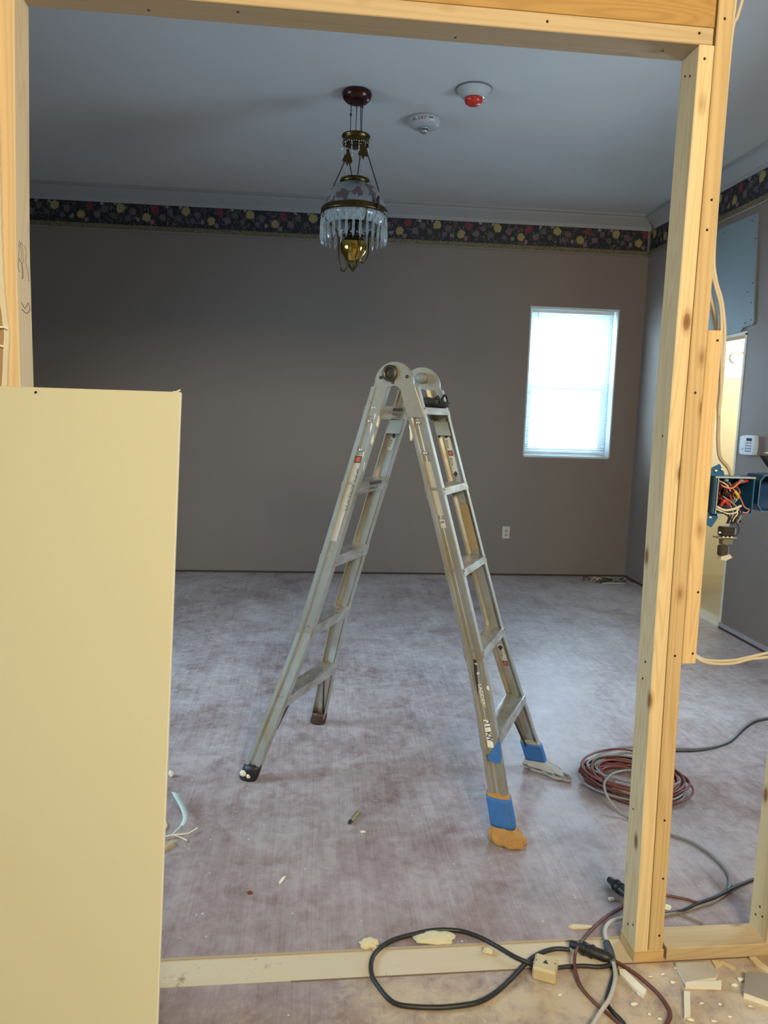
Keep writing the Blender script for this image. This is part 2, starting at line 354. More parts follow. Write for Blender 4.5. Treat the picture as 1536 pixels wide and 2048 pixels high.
# ------------------------------------------------------------------ back window
def build_window():
    g=NT('window_glass'); gm=g.set(col=(.95,.98,1),rough=.0,trans=1.0,ior=1.01,spec=.2)
    y=BY+.115
    bm=new_bm(); x0,x1,z0,z1=WX0+.004,WX1-.004,WZ0+.004,WZ1-.004; w=.038; zm=1.7788
    box(bm,(x0,y,z0),(x0+w,y+.07,z1)); box(bm,(x1-w,y,z0),(x1,y+.07,z1)); box(bm,(x0+w,y,z1-w),(x1-w,y+.07,z1)); box(bm,(x0+w,y,z0),(x1-w,y+.07,z0+w*1.2))
    fr=struct(obj('window_1',bm,M_VINYL))
    for k,(za,zb,yy) in enumerate(((z0+w*1.2,zm+.022,y+.004),(zm-.022,z1-w,y+.034))):
        bm=new_bm(); s=.030
        box(bm,(x0+w,yy,za),(x0+w+s,yy+.028,zb)); box(bm,(x1-w-s,yy,za),(x1-w,yy+.028,zb)); box(bm,(x0+w+s,yy,zb-s),(x1-w-s,yy+.028,zb)); box(bm,(x0+w+s,yy,za),(x1-w-s,yy+.028,za+s))
        sa=obj('sash',bm,M_VINYL,fr)
        bm=new_bm(); box(bm,(x0+w+s,yy+.012,za+s),(x1-w-s,yy+.015,zb-s)); obj('pane',bm,gm,sa)
    # pale reveal lining and stool
    bm=new_bm(); rv=plain('reveal_paint',(.50,.54,.55),.6)
    box(bm,(WX0,BY-.004,WZ0-.012),(WX1,BY+.115,WZ0+.002)); struct(obj('trim_12',bm,rv))
    bm=new_bm(); box(bm,(WX0-.010,BY-.005,WZ0),(WX0+.002,BY+.12,WZ1)); box(bm,(WX1-.002,BY-.005,WZ0),(WX1+.010,BY+.12,WZ1)); box(bm,(WX0-.010,BY-.005,WZ1-.002),(WX1+.010,BY+.12,WZ1+.010)); struct(obj('trim_13',bm,rv))
    # mini blind
    sl=NT('blind_slat_white'); slm=sl.set(col=(.72,.80,.83),rough=.4)
    bl=thing('window_blind','white horizontal mini blind with open slats in the back window','blind',((WX0+WX1)/2,BY+.055,WZ0))
    W2=(WX1-WX0)/2-.022; H=WZ1-WZ0
    bm=new_bm(); box(bm,(-W2,-.014,H-.038),(W2,.014,H-.006),.002); obj('headrail',bm,slm,bl)
    bm=new_bm(); box(bm,(-W2,-.011,.022),(W2,.011,.036),.002); obj('bottom_rail',bm,slm,bl)
    n=60; first=None
    for i in range(n):
        z=.05+i*(H-.05-.05)/(n-1)
        if first is None:
            bm=new_bm(); P=[]
            for s in range(5):
                u=(s/4-.5); P.append((-.0+0,u*.024,.0022*(1-4*u*u)))
            r1=[( -W2,p[1],p[2]) for p in P]+[(-W2,p[1],p[2]-.0005) for p in P[::-1]]
            prism(bm,r1,(2*W2,0,0)); o=obj('slat',bm,slm,bl); first=o
        else:
            o=first.copy(); COL.objects.link(o); o.parent=bl
        o.location=(0,0,z); o.rotation_euler=(.16+random.uniform(-.03,.03),random.uniform(-.0015,.0015),0)
    for x in (-W2*.68,0,W2*.68):
        bm=new_bm(); tube(bm,[(x,-.013,.03),(x,-.013,H-.03)],.0008,5,smooth=False); obj('ladder_cord',bm,slm,bl)
    bm=new_bm(); tube(bm,[(-W2+.055,-.018,H-.03),(-W2+.058,-.020,H-.25),(-W2+.062,-.018,H-.62)],.003,6,smooth=False); obj('tilt_wand',bm,plain('clear_grey_plastic',(.35,.42,.42),.3),bl)
build_window()
# hall window with a floral valance
bm=new_bm()
for a in ((3.2,3.24),(4.4,4.44),(5.56,5.6)): box(bm,(a[0],HY-.01,1.92),(a[1],HY+.06,2.75))
box(bm,(3.2,HY-.01,1.92),(5.6,HY+.06,1.96)); box(bm,(3.2,HY-.01,2.71),(5.6,HY+.06,2.75)); struct(obj('window_2',bm,M_VINYL))
t=NT('floral_valance_cloth'); vv=t.vor(t.coord(),14,out='Color'); q=t.xyz(vv); cc=t.mix(t.math('GREATER_THAN',q[0],.6),(.75,.72,.62),(.75,.10,.03)); cc=t.mix(t.math('GREATER_THAN',q[1],.6),cc,(.25,.30,.08)); MV=t.set(col=cc,rough=.8)
bm=new_bm(); pts=[]
L=2.4
top=[(x*L/60,-.01-.012*sin(x*1.3),0) for x in range(61)]
ring=[(p[0],p[1],0) for p in top]+[(p[0],p[1]+.006,0) for p in top[::-1]]
prism(bm,ring,(0,0,2.197-(2.151)))
tag(obj('valance',bm,MV,loc=(3.2,HY-.03,2.151)),'narrow floral valance in red and green across the bright hall window','valance')
# lit wall lamp in the hall
lp=thing('wall_lamp','bright lit lamp on the cream hall wall seen through the doorway','lamp',(3.8143,6.7000,2.0952))
e=NT('lit_bulb'); em=e.set(col=(1,1,1),emis=(1,.95,.82),emstr=5.)
bm=new_bm(); ico(bm,(0,0,0),.045,3); obj('bulb',bm,em,lp)
bm=new_bm(); lathe(bm,[(0,.0),(.05,0),(.05,.02),(.012,.03),(.012,.12),(0,.12)],(0,0,0),20,'y'); o=obj('bracket',bm,plain('brass_plain',(.5,.36,.12),.35,.9),lp)
# plates on the right wall: grey-blue drywall patch
bm=new_bm(); P=[(5.72,2.93),(5.045,2.918),(5.012,2.60),(4.985,2.30),(4.968,2.185),(4.985,2.165),(5.09,2.160),(5.12,2.135),(5.72,2.11)]
prism(bm,[(0,a-5.3,b-2.1) for a,b in P],(-.011,0,0))
pt=thing('drywall_patch','grey blue drywall patch screwed over the doorway on the right wall','drywall',(XR-.0005,5.3,2.1))
obj('board',bm,m_wall('grey_blue_board',(.200,.250,.275),.6),pt)
for a,b in ((5.0,2.20),(5.02,2.45),(5.08,2.40),(5.04,2.75),(5.1,2.88),(5.07,2.19),(5.45,2.88),(5.02,2.32)):
    bm=new_bm(); lathe(bm,[(0,-.0135),(.005,-.0135),(.006,-.010)],(0,a-5.3,b-2.1),8,'x'); obj('screw',bm,M_BLACK,pt)

# ================================================================== the opening framed in the old wall
W1=wood('pine_upright','z',(.76,.61,.36),(.60,.43,.20),True,1); W2=wood('pine_upright_knotty','z',(.62,.46,.24),(.46,.31,.14),True,4,.7)
W3=wood('pine_block','z',(.74,.54,.28),(.56,.37,.16),True,9,1.2); WHX=wood('pine_rail','x',(.55,.43,.26),(.46,.33,.165),True,3)
WLV=wood('laminated_header_wood','x',(.46,.28,.09),(.34,.185,.05),False,5,1.5)
M_NAIL=plain('nail_head',(.05,.025,.015),.5,.4)
def nails(parent,pts,face='y'):
    for (x,y,z) in pts:
        bm=new_bm(); lathe(bm,[(0,-.0010),(.0032,-.0010),(.0032,.001)] ,(x,y,z),8,face); obj('nail',bm,M_NAIL,parent)
def beam_z(name,label,st,y0,y1,mat,nl=(),cat='stud',group=None):
    """upright timber; st: (z,xleft,xright) stations in the stud-wall frame"""
    bx=(st[0][1]+st[0][2])/2; p=SW(bx,(y0+y1)/2,st[0][0]); r=thing(name,label,cat,p,DL,group)
    yc=(y0+y1)/2; bm=new_bm(); c=.0025; rings=[]
    for z,a,b in st:
        a-=bx; b-=bx; u=y0-yc; v=y1-yc; zz=z-st[0][0]
        rings.append([(a+c,u,zz),(b-c,u,zz),(b,u+c,zz),(b,v-c,zz),(b-c,v,zz),(a+c,v,zz),(a,v-c,zz),(a,u+c,zz)])
    loft(bm,rings)
    for f in bm.faces: f.smooth=False
    obj('timber',bm,mat,r)
    for (nx,ny,nz,f) in nl:
        nails(r,[((nx-bx),(ny-yc),nz-st[0][0])],f)
    return r
D8=.087
beam_z('wall_stud','pine trimmer stud on the right of the opening, grey inner face with nails',[(.036,.892,.930),(.45,.884,.922),(.84,.877,.915),(1.29,.870,.908),(1.75,.8685,.9075),(2.365,.8695,.9075)],0,D8,W1,
   [(.884,-.0,2.335,'y'),(.8705,.03,2.0,'x'),(.8705,.05,1.9,'x'),(.870,.055,1.62,'x'),(.870,.03,1.45,'x'),(.876,.04,.85,'x'),(.8775,.05,.80,'x'),(.885,.06,.42,'x'),(.888,.03,.30,'x'),(.891,.02,.10,'x'),(.891,.05,.08,'x'),(.8695,.035,2.31,'x'),(.8695,.06,2.32,'x')])
beam_z('wall_stud','tall pine king stud running out of the top of the photo beside the trimmer stud',[(.036,.9315,.972),(.45,.9235,.965),(.84,.9165,.956),(1.29,.9095,.950),(1.75,.9092,.951),(2.40,.9085,.9465),(CEIL-.002,.905,.943)],-.001,D8,W2,
   [(.925,-.001,2.425,'y'),(.93,-.001,2.02,'y'),(.925,-.001,1.95,'y'),(.93,-.001,1.56,'y'),(.935,-.001,.88,'y'),(.945,-.001,.42,'y'),(.955,-.001,.25,'y'),(.958,-.001,.08,'y')])
beam_z('wall_stud','short pine block nailed beside the king stud, carrying the open blue box',[(.858,.9585,.9965),(1.29,.9520,.9930),(1.714,.9530,.9910)],.002,D8,W3,
   [(.978,.002,1.69,'y'),(.985,.002,1.05,'y'),(.985,.002,.885,'y')])
# plate scrap under the post
p=SW(.933,D8/2,0)
o=bxo('sole_plate',(-.042,-D8/2-.004,0),(.044,D8/2,.036),wood('plate_offcut','x',(.62,.42,.19),(.46,.28,.11),False,7),bev=.002); o.location=p; o.rotation_euler=(0,0,DL); tag(o,'stub of sole plate under the right post of the opening','plate')
# sill plate to the right
r=thing('sole_plate','long pine sole plate on the floor right of the post, top dusty','plate',SW(1.9,D8/2,0),DL)
bm=new_bm(); box(bm,(-.915,-D8/2,0),(2.3,D8/2,.0385),.002); obj('timber',bm,WHX,r)
# stud at the right edge
beam_z('wall_stud','pine stud at the right edge of the photo standing on the long sole plate',[(.0385,1.279,1.317),(1.4,1.283,1.321),(CEIL-.002,1.287,1.325)],0,D8,wood('pine_upright_pale','z',(.72,.60,.36),(.58,.44,.22),True,13),
   [(1.2792,.03,.10,'x'),(1.2792,.045,.12,'x'),(1.2792,.06,.085,'x')])
# header
r=thing('header_plate','pine rail laid flat under the header across the top of the opening','plate',SW(.10,D8/2,2.3655),DL)
bm=new_bm(); box(bm,(-.86,-D8/2,0),(.802,D8/2,.0385),.002); obj('timber',bm,WHX,r)
nails(r,[(.766,-D8/2,.024),(.40,-D8/2,.02)],'y')
nails(r,[(.70,.0,.0),(.2,.02,.0),(-.3,-.01,0),(-.5,.015,0)],'z')
r=thing('header_beam','deep orange brown laminated header beam above the opening','beam',SW(.10,D8/2,2.404),DL)
bm=new_bm(); box(bm,(-.86,-D8/2-.001,0),(.802,D8/2,.292),.001); obj('timber',bm,WLV,r)
# left jamb
beam_z('wall_stud','pine jamb stud on the left of the opening with scribbled pencil marks',[(.0,-.720,-.682),(1.5,-.720,-.682),(1.84,-.719,-.681),(2.365,-.705,-.667)],0,D8,wood('pine_left','z',(.68,.52,.30),(.57,.40,.20),False,17))
beam_z('wall_stud','second pine stud behind the tan drywall edge at the far left',[(.0,-.760,-.7215),(1.84,-.759,-.7205),(2.365,-.745,-.7065),(CEIL-.002,-.743,-.7045)],.001,D8,W2)
# pencil scribbles on the inner face of the left jamb
pj=plain('pencil_mark',(.16,.13,.11),.9)
j=bpy.data.objects['wall_stud.004']
def scribble(pts,w=.0012):
    bm=new_bm(); tube(bm,pts,w,5); obj('pencil_mark',bm,pj,j)
jx=.0195
scribble([(jx,-.030,1.83),(jx,-.02,1.845),(jx,-.012,1.82),(jx,-.018,1.80),(jx,-.028,1.81),(jx,-.020,1.835),(jx,-.005,1.84),(jx,-.002,1.80)])
scribble([(jx,.005,1.84),(jx,.02,1.83),(jx,.012,1.805),(jx,.022,1.79),(jx,.028,1.765)])
scribble([(jx,-.030,1.805),(jx,-.034,1.785),(jx,-.028,1.775)])
scribble([(jx,-.012,1.80),(jx,-.008,1.77),(jx,-.014,1.765)],.002)
scribble([(jx,-.02,1.71),(jx,.0,1.70),(jx,.02,1.715),(jx,.032,1.70)]); scribble([(jx,-.02,1.695),(jx,.01,1.69),(jx,.03,1.70)])
# drywall left of the opening (tan painted, broken edge)
def torn(z): 
    base=[(0,-.712),(1.50,-.708),(1.56,-.704),(1.60,-.7005),(1.64,-.6975),(1.68,-.702),(1.75,-.705),(1.85,-.706),(2.0,-.704),(2.3,-.702),(CEIL,-.700)]
    for (z0,x0),(z1,x1) in zip(base,base[1:]):
        if z0<=z<=z1: x=x0+(x1-x0)*(z-z0)/(z1-z0); break
    return x+.0016*noise.noise(Vector((z*60,0,0)))+.001*noise.noise(Vector((z*170,3,0)))
bm=new_bm(); zs=[i*CEIL/260 for i in range(261)]; zs[-1]=CEIL-.002
ed=[(torn(z)-.010-.004*abs(noise.noise(Vector((z*35,9,1)))),-.0135,z) for z in zs]; prism(bm,[(-2.85,-.0135,0)]+ed+[(-2.85,-.0135,CEIL-.002)],(0,.0010,0))
o=obj('wall_left_front',bm,M_TAN,loc=SW(0,0,0),rot=(0,0,DL)); struct(o)
bm=new_bm(); ed=[(torn(z)-.001,-.0124,z) for z in zs]; prism(bm,[(-2.85,-.0124,0)]+ed+[(-2.85,-.0124,CEIL-.002)],(0,.0118,0))
o=obj('trim_14',bm,plain('gypsum_core',(.70,.64,.48),.95),loc=SW(0,0,0),rot=(0,0,DL)); struct(o)
# torn paper ribbons
for k,pts in enumerate(([( -.735,-.020,1.655),(-.722,-.026,1.648),(-.706,-.018,1.650),(-.699,-.016,1.646)],[(-.735,-.022,1.622),(-.722,-.020,1.612),(-.708,-.016,1.607)])):
    bm=new_bm(); tube(bm,[Vector(p)-Vector(pts[0]) for p in pts],.0026,6); o=obj('torn_paper_strip',bm,M_PAPER,loc=SW(*pts[0][:2],pts[0][2]),rot=(0,0,DL))
    tag(o,('cream torn paper shred on the broken drywall edge at far left, upper one','cream torn paper shred just under the other on the drywall edge at far left')[k],'paper')
# unseen wall above the header, put in to block warm light from the ceiling
o=bxo('wall_over_header_unseen',(-.75,.0,0),(.90,.085,CEIL-2.70),M_TAN); o.location=SW(.075,.0425,2.698); o.rotation_euler=(0,0,DL); struct(o)

# ================================================================== leaning drywall sheet
t=NT('cream_sheet'); c=t.coord(); f=t.noise(t.map((260,1,260)),1,2); dn=t.noise(c,3,3)
t.bump(f,.10,.0015); MS=t.set(col=t.mix(dn,(.57,.57,.42),(.60,.60,.445)),rough=.75)
ME=plain('sheet_edge',(.74,.70,.54),.85)
ang=math.atan2(1.744-1.409,1.52-.224)   # lean
Lh=1.52/cos(ang)
sh=thing('drywall_sheet','large cream drywall sheet leaning in the opening at lower left','drywall',(-.941,1.7325-1.52*math.tan(ang),0))
sh.rotation_euler=(-ang,0,DL)
bm=new_bm(); box(bm,(-.62,0,0),(.629,.0127,Lh),.001,0); obj('board',bm,MS,sh)
bm=new_bm(); box(bm,(.6285,.0004,.001),(.6305,.0125,Lh-.0008),0); obj('cut_edge',bm,ME,sh)
bm=new_bm(); tube(bm,[(.612,.002,Lh),(.620,.003,Lh+.001),(.628,.004,Lh+.006)],.0018,6); obj('paper_burr',bm,M_PAPER,sh)
nails(sh,[(.314,0,Lh-.012)],'y'); 

# ================================================================== ladder
t=NT('worn_aluminium'); c=t.coord(); n1=t.noise(t.map((1,1,.35)),9,5,.65); n2=t.noise(t.map((90,90,2)),1,3); n3=t.noise(c,28,4,.7)
st=t.ramp(n1,[(.42,0),(.60,1)]); col=t.mix(t.math('MULTIPLY',st,.75),(.56,.58,.57),(.42,.35,.21))
col=t.mix(t.math('MULTIPLY',n2,.25),col,(.66,.65,.60)); col=t.mix(t.math('GREATER_THAN',n3,.70),col,(.70,.64,.46))
t.bump(n2,.08,.001); M_AL=t.set(col=col,rough=t.math('MULTIPLY_ADD',n1,.25,.24),metal=.85)
t=NT('bare_rung_aluminium'); n1=t.noise(t.map((1,.4,1)),22,5,.7); M_RUNG=t.set(col=t.mix(t.ramp(n1,[(.4,0),(.65,1)]),(.60,.59,.55),(.36,.31,.23)),rough=.36,metal=.8)
t=NT('hinge_plate_steel'); n1=t.noise(t.coord(),30,4,.6); M_HIN=t.set(col=t.mix(n1,(.58,.59,.56),(.48,.44,.34)),rough=.36,metal=.8)
M_PAINTSM=plain('dried_paint',(.74,.70,.55),.8); M_STK=plain('sticker_silver',(.52,.50,.44),.5,.2); M_RED=plain('sticker_red',(.45,.10,.07),.5); M_INK=plain('sticker_black',(.02,.02,.02),.5); M_WT=plain('sticker_white',(.75,.74,.68),.5)
M_DK=plain('dark_steel',(.09,.08,.065),.4,.8); M_TAPE=plain('blue_tape',(.03,.135,.38),.6,var=.2,scale=60)
s_,c_=sin(0.47570),cos(0.47570); U0=.257
LX,LY=0.2285+U0*s_,2.6735+U0*c_
lad=thing('stepladder','folding aluminium ladder standing open as an A frame, paint stained','ladder',(LX,LY,0),-(0.47570))
def hw(z):
    T=[(0,.318),(.12,.290),(.32,.238),(.45,.205),(.60,.178),(.90,.166),(1.2,.161),(1.65,.156)]
    if z<=0: return T[0][1]
    for (a,x),(b,y) in zip(T,T[1:]):
        if a<=z<=b:
            k=(z-a)/(b-a); return x+(y-x)*k
    return T[-1][1]
def vc(z,s=-1):
    v=.431-(z-.3435)*.2944
    return v-(.0135*max(0,min(1,(z-.3)/1.2)) if s>0 else 0)
PROF=[(-.036,.030),(-.036,.003),(-.033,0),(-.021,0),(-.017,.008),(-.003,.008),(-.001,.0065),(.001,.008),(.013,.008),(.017,0),(.033,0),(.036,.003),(.036,.030),(.0325,.030),(.0325,.004),(.019,.004),(.015,.0115),(-.019,.0115),(-.023,.004),(-.0325,.004),(-.0325,.030)]
STZ=[.035,.12,.22,.32,.40,.50,.60,.75,.9,1.2,1.45,1.585]
def rail(s,side):
    bm=new_bm(); rings=[]
    for z in STZ:
        h=hw(z); v=s*vc(z,s); rings.append([(v+s*e*.95,side*(h-o),z) for e,o in PROF])
    loft(bm,rings)
    for f in bm.faces: f.smooth=False
    return obj('rail',bm,M_AL,lad)
rails={}
for s in (-1,1):
    for side in (-1,1): rails[(s,side)]=rail(s,side)
RZ=[.3435,.636,.928,1.221,1.513]
def rung(s,i):
    z=RZ[i]; v=s*vc(z,s); h=hw(z)-.0055; h2=hw(z-.04)-.0055; bm=new_bm(); inn=-s
    pr=[(v+inn*.037,0),(v+inn*.0235,-.048),(v+inn*.0195,-.048),(v+inn*.031,-.010),(v-inn*.034,-.010),(v-inn*.0412,-.026),(v-inn*.0452,-.026),(v-inn*.038,0)]
    A=[(a,-(h if b>-.03 else h2),z+b) for a,b in pr]; B=[(a,(h if b>-.03 else h2),z+b) for a,b in pr]
    loft(bm,[A,B])
    for f in bm.faces: f.smooth=False
    o=obj('rung',bm,M_RUNG,lad)
    for sd in (-1,1):
        for dz in (-.006,-.021):
            bm=new_bm(); ico(bm,(v-inn*.0385,sd*(h-.006),z+dz),.004,1); obj('rivet',bm,M_DK,o)
    return o
rungs={(s,i):rung(s,i) for s in (-1,1) for i in range(5)}
# gusset plates closing the rung ends under the top rung
for s in (-1,1):
    z=1.47; v=s*vc(z,s); h=hw(z); bm=new_bm(); prism(bm,[(v-.030,h-.034,1.46),(v+.030,h-.034,1.46),(v+.030+s*.018,h-.034,1.405),(v-.030+s*.018,h-.034,1.405)],(0,.004,0)); obj('gusset',bm,M_HIN,lad)
# hinges
def arch(half=None,ro=.078,ri=.034,zc=1.598,zi=1.555,zb=1.475):
    HC=-.008
    P=[]
    a0,a1=(0,PI)
    if half==1: a1=PI/2-.12
    for k in range(25): a=a0+(a1-a0)*k/24; P.append((HC+ro*cos(a),zc+ro*sin(a)))
    if half is None: P+= [(-vc(zb)-.034,zb),(-vc(zb)+.030,zb)]; b0,b1=PI,0
    else: b0,b1=PI/2-.12,0
    for k in range(17): a=b0+(b1-b0)*k/16; P.append((HC+ri*cos(a),zi+ri*sin(a)))
    P+=[(vc(zb,1)-.030,zb),(vc(zb,1)+.034,zb)]
    return P
for sd in (-1,1):
    h=.156; hg=thing('hinge','','hinge') if False else None
    bm=new_bm(); prism(bm,[(a,sd*(h-.002),b) for a,b in arch()],(0,-sd*.008,0)); hp=obj('hinge_plate',bm,M_HIN,lad)
    bm=new_bm(); prism(bm,[(a,sd*(h+.006),b) for a,b in arch(1)],(0,-sd*.0078,0)); hq=obj('hinge_cover',bm,M_HIN,hp)
    bm=new_bm(); lathe(bm,[(0,-.004*1),(.024,-.004),(.026,-.002),(.026,.012),(.030,.012),(.030,-.008),(.021,-.010),(.019,-.002),(0,-.002)],( -.022 if sd<0 else -.004,sd*(h+.004),1.634),28,'y'); obj('pivot',bm,M_DK if sd<0 else M_HIN,hp)
    bm=new_bm(); y0=-(h-.012)*1 if sd<0 else (h-.012)
    lathe(bm,[(0,-.02),(.022,-.02),(.022,.012),(0,.012)],(-.018 if sd<0 else -.004,sd*(h-.018),1.632),24,'y'); obj('lock_knob',bm,plain('worn_grey_knob',(.20,.21,.20),.5),hp)
    for (a,b) in ((-.062,1.618),(.012,1.660),(-.014,1.602),(.045,1.622)):
        bm=new_bm(); lathe(bm,[(0,-.004),(.0055,-.004),(.0065,.0)] if sd<0 else [(0,.004),(.0055,.004),(.0065,.0)],(a,sd*(h+.0065 if a>0.03 or a==.020 else h-.001),b),10,'y'); obj('bolt',bm,M_DK,hp)
    for s in (-1,1):
        for zz in (1.505,1.455,1.345):
            bm=new_bm(); ico(bm,(s*vc(zz,s),sd*(hw(zz)-.005),zz),.0075,2,(1,.45,1)); obj('rivet',bm,M_HIN,rails[(s,sd)])
# feet
def foot(s,sd,mat):
    bm=new_bm(); h=.318; v=s*.532; rings=[]
    for z,k in ((0,.92),(.008,1),(.045,1.0),(.060,.96)):
        vv=s*vc(z+.0); hh=hw(z)-.013
        rings.append([(vv+.040*k*cos(a)*(1 if abs(cos(a))<.8 else 1),sd*hh+.026*k*sin(a),z) for a in [2*PI*i/16 for i in range(16)]])
    loft(bm,rings); f=obj('rubber_foot',bm,mat,lad); return f
fa=foot(-1,-1,M_BLACK); foot(-1,1,plain('brown_rubber',(.06,.03,.02),.6)); 
bm=new_bm(); ico(bm,(-.532-.004,-.335,.035),.014,2,(1.1,.5,1),.4,seed=3); ico(bm,(-.512,-.335,.028),.009,2,(1,.5,1),.5,seed=4); obj('paint_blob',bm,M_PAINTSM,fa)
# braces from the bottom rung to the feet
for s in (-1,1):
    for sd in (-1,1):
        z0=RZ[0]-.03; bm=new_bm()
        y0=sd*(hw(z0)-.10); y1=sd*(hw(.07)-.020)
        tube(bm,[(s*vc(z0,s)-s*.02,y0,z0),(s*vc(.07)-s*.02,y1,.07)],.0045,8,smooth=False); obj('brace',bm,M_DK,lad)
# gloves and blue tape over the two right feet
M_GL=plain('tan_leather',(.40,.21,.055),.8,var=.35,scale=40); M_GL2=plain('grey_glove_cloth',(.38,.35,.30),.85,var=.15,scale=40)
def wrap(sd,mat,z0,z1,zt0,zt1,toe):
    rings=[]; n=56
    for k in range(9):
        z=zt0+(zt1-zt0)*k/8; hh=hw(z)-.013; v=vc(z)
        ring=[]
        for i in range(n):
            a=2*PI*i/n; rr=1+.03*noise.noise(Vector((cos(a)*2,sin(a)*2,z*18+sd)))
            ca,sa=cos(a),sin(a); q=(abs(ca)**4+abs(sa)**4)**-.25
            ring.append((v+.044*ca*q*rr,sd*hh+.026*sa*q*rr,z))
        rings.append(ring)
    bm=new_bm(); loft(bm,rings); tp=obj('tape_wrap',bm,M_TAPE,lad)
    # cover: cuff above tape and bunched end below
    rings=[]; levels=[zt1+.008,zt1+.003,zt1-.004,zt0+.004,zt0-.004,zt0-.011,zt0-.018,zt0-.027,.024,.014,.006,.0015]
    for q_,z in enumerate(levels):
        z=max(z,.0015); hh=hw(z)-.013; v=vc(z); low=max(0,(zt0-z)/max(zt0,.01)); ring=[]
        sc=1-.03 if z>=zt0 else 1+.30*min(1,low*2.2)*(1-.35*low**4); 
        if q_==len(levels)-1: sc*=.8
        for i in range(n):
            a=2*PI*i/n; ca,sa=cos(a),sin(a); qq=(abs(ca)**3+abs(sa)**3)**(-1/3)
            fold=1+(.11*sin(a*9+z*40)+.14*noise.noise(Vector((ca*3,sa*3,z*30+sd*5))))*min(1,low*2.2)
            ring.append((v+.043*ca*qq*sc*fold+toe[0]*min(1,low*1.5)*max(0,ca*toe[2]+sa*toe[3]),sd*hh+.0255*sa*qq*sc*fold*(1+.35*low)+toe[1]*min(1,low*1.5)*max(0,ca*toe[2]+sa*toe[3]),z))
        rings.append(ring)
    bm=new_bm(); loft(bm,rings); obj('foot_cover',bm,mat,lad)
wrap(-1,M_GL,0,.14,.056,.150,(.012,-.004,1,0))
wrap(1,M_GL2,0,.12,.045,.125,(.085,-.045,1,-.4))
# loose bits of tape on the near right rail and its brace
bm=new_bm(); z=.31; prism(bm,[(vc(.335)+.040,-(hw(.335)+.001),.345),(vc(.27)-.020,-(hw(.27)+.001),.268),(vc(.26)+.030,-(hw(.26)+.001),.255),(vc(.29)+.040,-(hw(.29)+.001),.29)],(0,.0015,0)); obj('tape_scrap',bm,M_TAPE,lad)
bm=new_bm(); prism(bm,[(vc(.33)-.012,-(hw(.33)-.060),.345),(vc(.33)+.010,-(hw(.33)-.060),.33),(vc(.22)-.002,-(hw(.22)-.050),.235),(vc(.22)-.014,-(hw(.22)-.050),.25)],(0,.0015,0)); obj('tape_scrap',bm,M_TAPE,lad)
# stickers
def on_rail(s,sd,z,e,off=.0008,inside=False):
    h=hw(z); y=sd*((h-.008+off) if not inside else (h-.012-off)); return Vector((s*vc(z,s)+s*e,y,z))
def rail_dir(s,sd,z):
    a=on_rail(s,sd,z-.05,0); b=on_rail(s,sd,z+.05,0); return (a-b).normalized()
def sticker(name,s,sd,z0,z1,e0,e1,mat,inside=False,off=.0008,th=.0006):
    bm=new_bm(); P=[on_rail(s,sd,z0,e0,off,inside),on_rail(s,sd,z0,e1,off,inside),on_rail(s,sd,z1,e1,off,inside),on_rail(s,sd,z1,e0,off,inside)]
    nrm=(P[1]-P[0]).cross(P[2]-P[1]).normalized(); prism(bm,P,nrm*th); return obj(name,bm,mat,rails[(s,sd)])
def rtext(txt,size,s,sd,z,e,mat,inside=False,flip=False,up=False):
    d=rail_dir(s,sd,z); 
    if up: d=-d
    nrm=Vector((0,-1,0)); yd=nrm.cross(d); 
    p=on_rail(s,sd,z,e,.0016,inside); 
    return text_mesh('lettering',txt,size,p,d,yd,mat,rails[(s,sd)],.0003)
# near left rail: label column
sticker('label',-1,-1,1.325,.985,.013,-.013,M_STK)
sticker('warning_label',-1,-1,1.322,1.296,.012,-.012,M_INK,off=.0016); sticker('warning_label',-1,-1,1.3185,1.2995,.0095,-.0095,M_RED,off=.0024)
rtext('O',.024,-1,-1,1.275,-.009,M_INK); rtext('/// II NOTICE IIII  ll II',.017,-1,-1,1.25,-.006,M_DK)
# near right rail: worn label, LADDERS lettering
sticker('label',1,-1,1.315,1.12,-.012,.013,plain('worn_label',(.40,.37,.28),.6))
sticker('label',1,-1,1.105,1.075,-.010,.012,M_STK); rtext('E',.018,1,-1,1.098,-.006,M_INK)
bm=new_bm(); prism(bm,[on_rail(1,-1,.60,-.006,.0012),on_rail(1,-1,.555,-.012,.0012),on_rail(1,-1,.47,-.014,.0012),on_rail(1,-1,.54,-.002,.0012),on_rail(1,-1,.60,.006,.0012)],(0,-.0006,0)); obj('worn_black_mark',bm,M_INK,rails[(1,-1)])
rtext('g',.020,1,-1,.588,-.004,M_WT); rtext('a',.020,1,-1,.556,-.002,M_WT); rtext('LADDERS',.0205,1,-1,.515,-.006,M_WT)
sticker('label',1,-1,.395,.305,-.010,.014,M_WT); rtext('21 KY',.030,1,-1,.392,-.008,M_INK)
# far right rail (seen from inside): icons
sticker('label',1,1,1.445,1.245,-.012,.013,M_STK,True)
def icons(s,sd,zs):
    for z,k in zs:
        if k=='b': sticker('icon',s,sd,z,z-.018,-.010,.011,M_INK,True,.0018)
        if k=='r': sticker('icon',s,sd,z,z-.020,-.009,.010,M_INK,True,.0018); sticker('icon',s,sd,z-.003,z-.017,-.006,.007,M_RED,True,.0026)
        if k=='d':
            bm=new_bm(); c0=on_rail(s,sd,z-.01,0,.0018,True); prism(bm,[c0+Vector((0,0,.012)),c0+Vector((.010,0,0)),c0+Vector((0,0,-.012)),c0+Vector((-.010,0,0))],(0,-.0006,0)); obj('icon',bm,M_INK,rails[(s,sd)])
        if k=='t':
            p=on_rail(s,sd,z,-.008*s,.0018,True); text_mesh('lettering','III II m',.0125,p,rail_dir(s,sd,z),Vector((0,-1,0)).cross(rail_dir(s,sd,z)),M_INK,rails[(s,sd)],.0003)
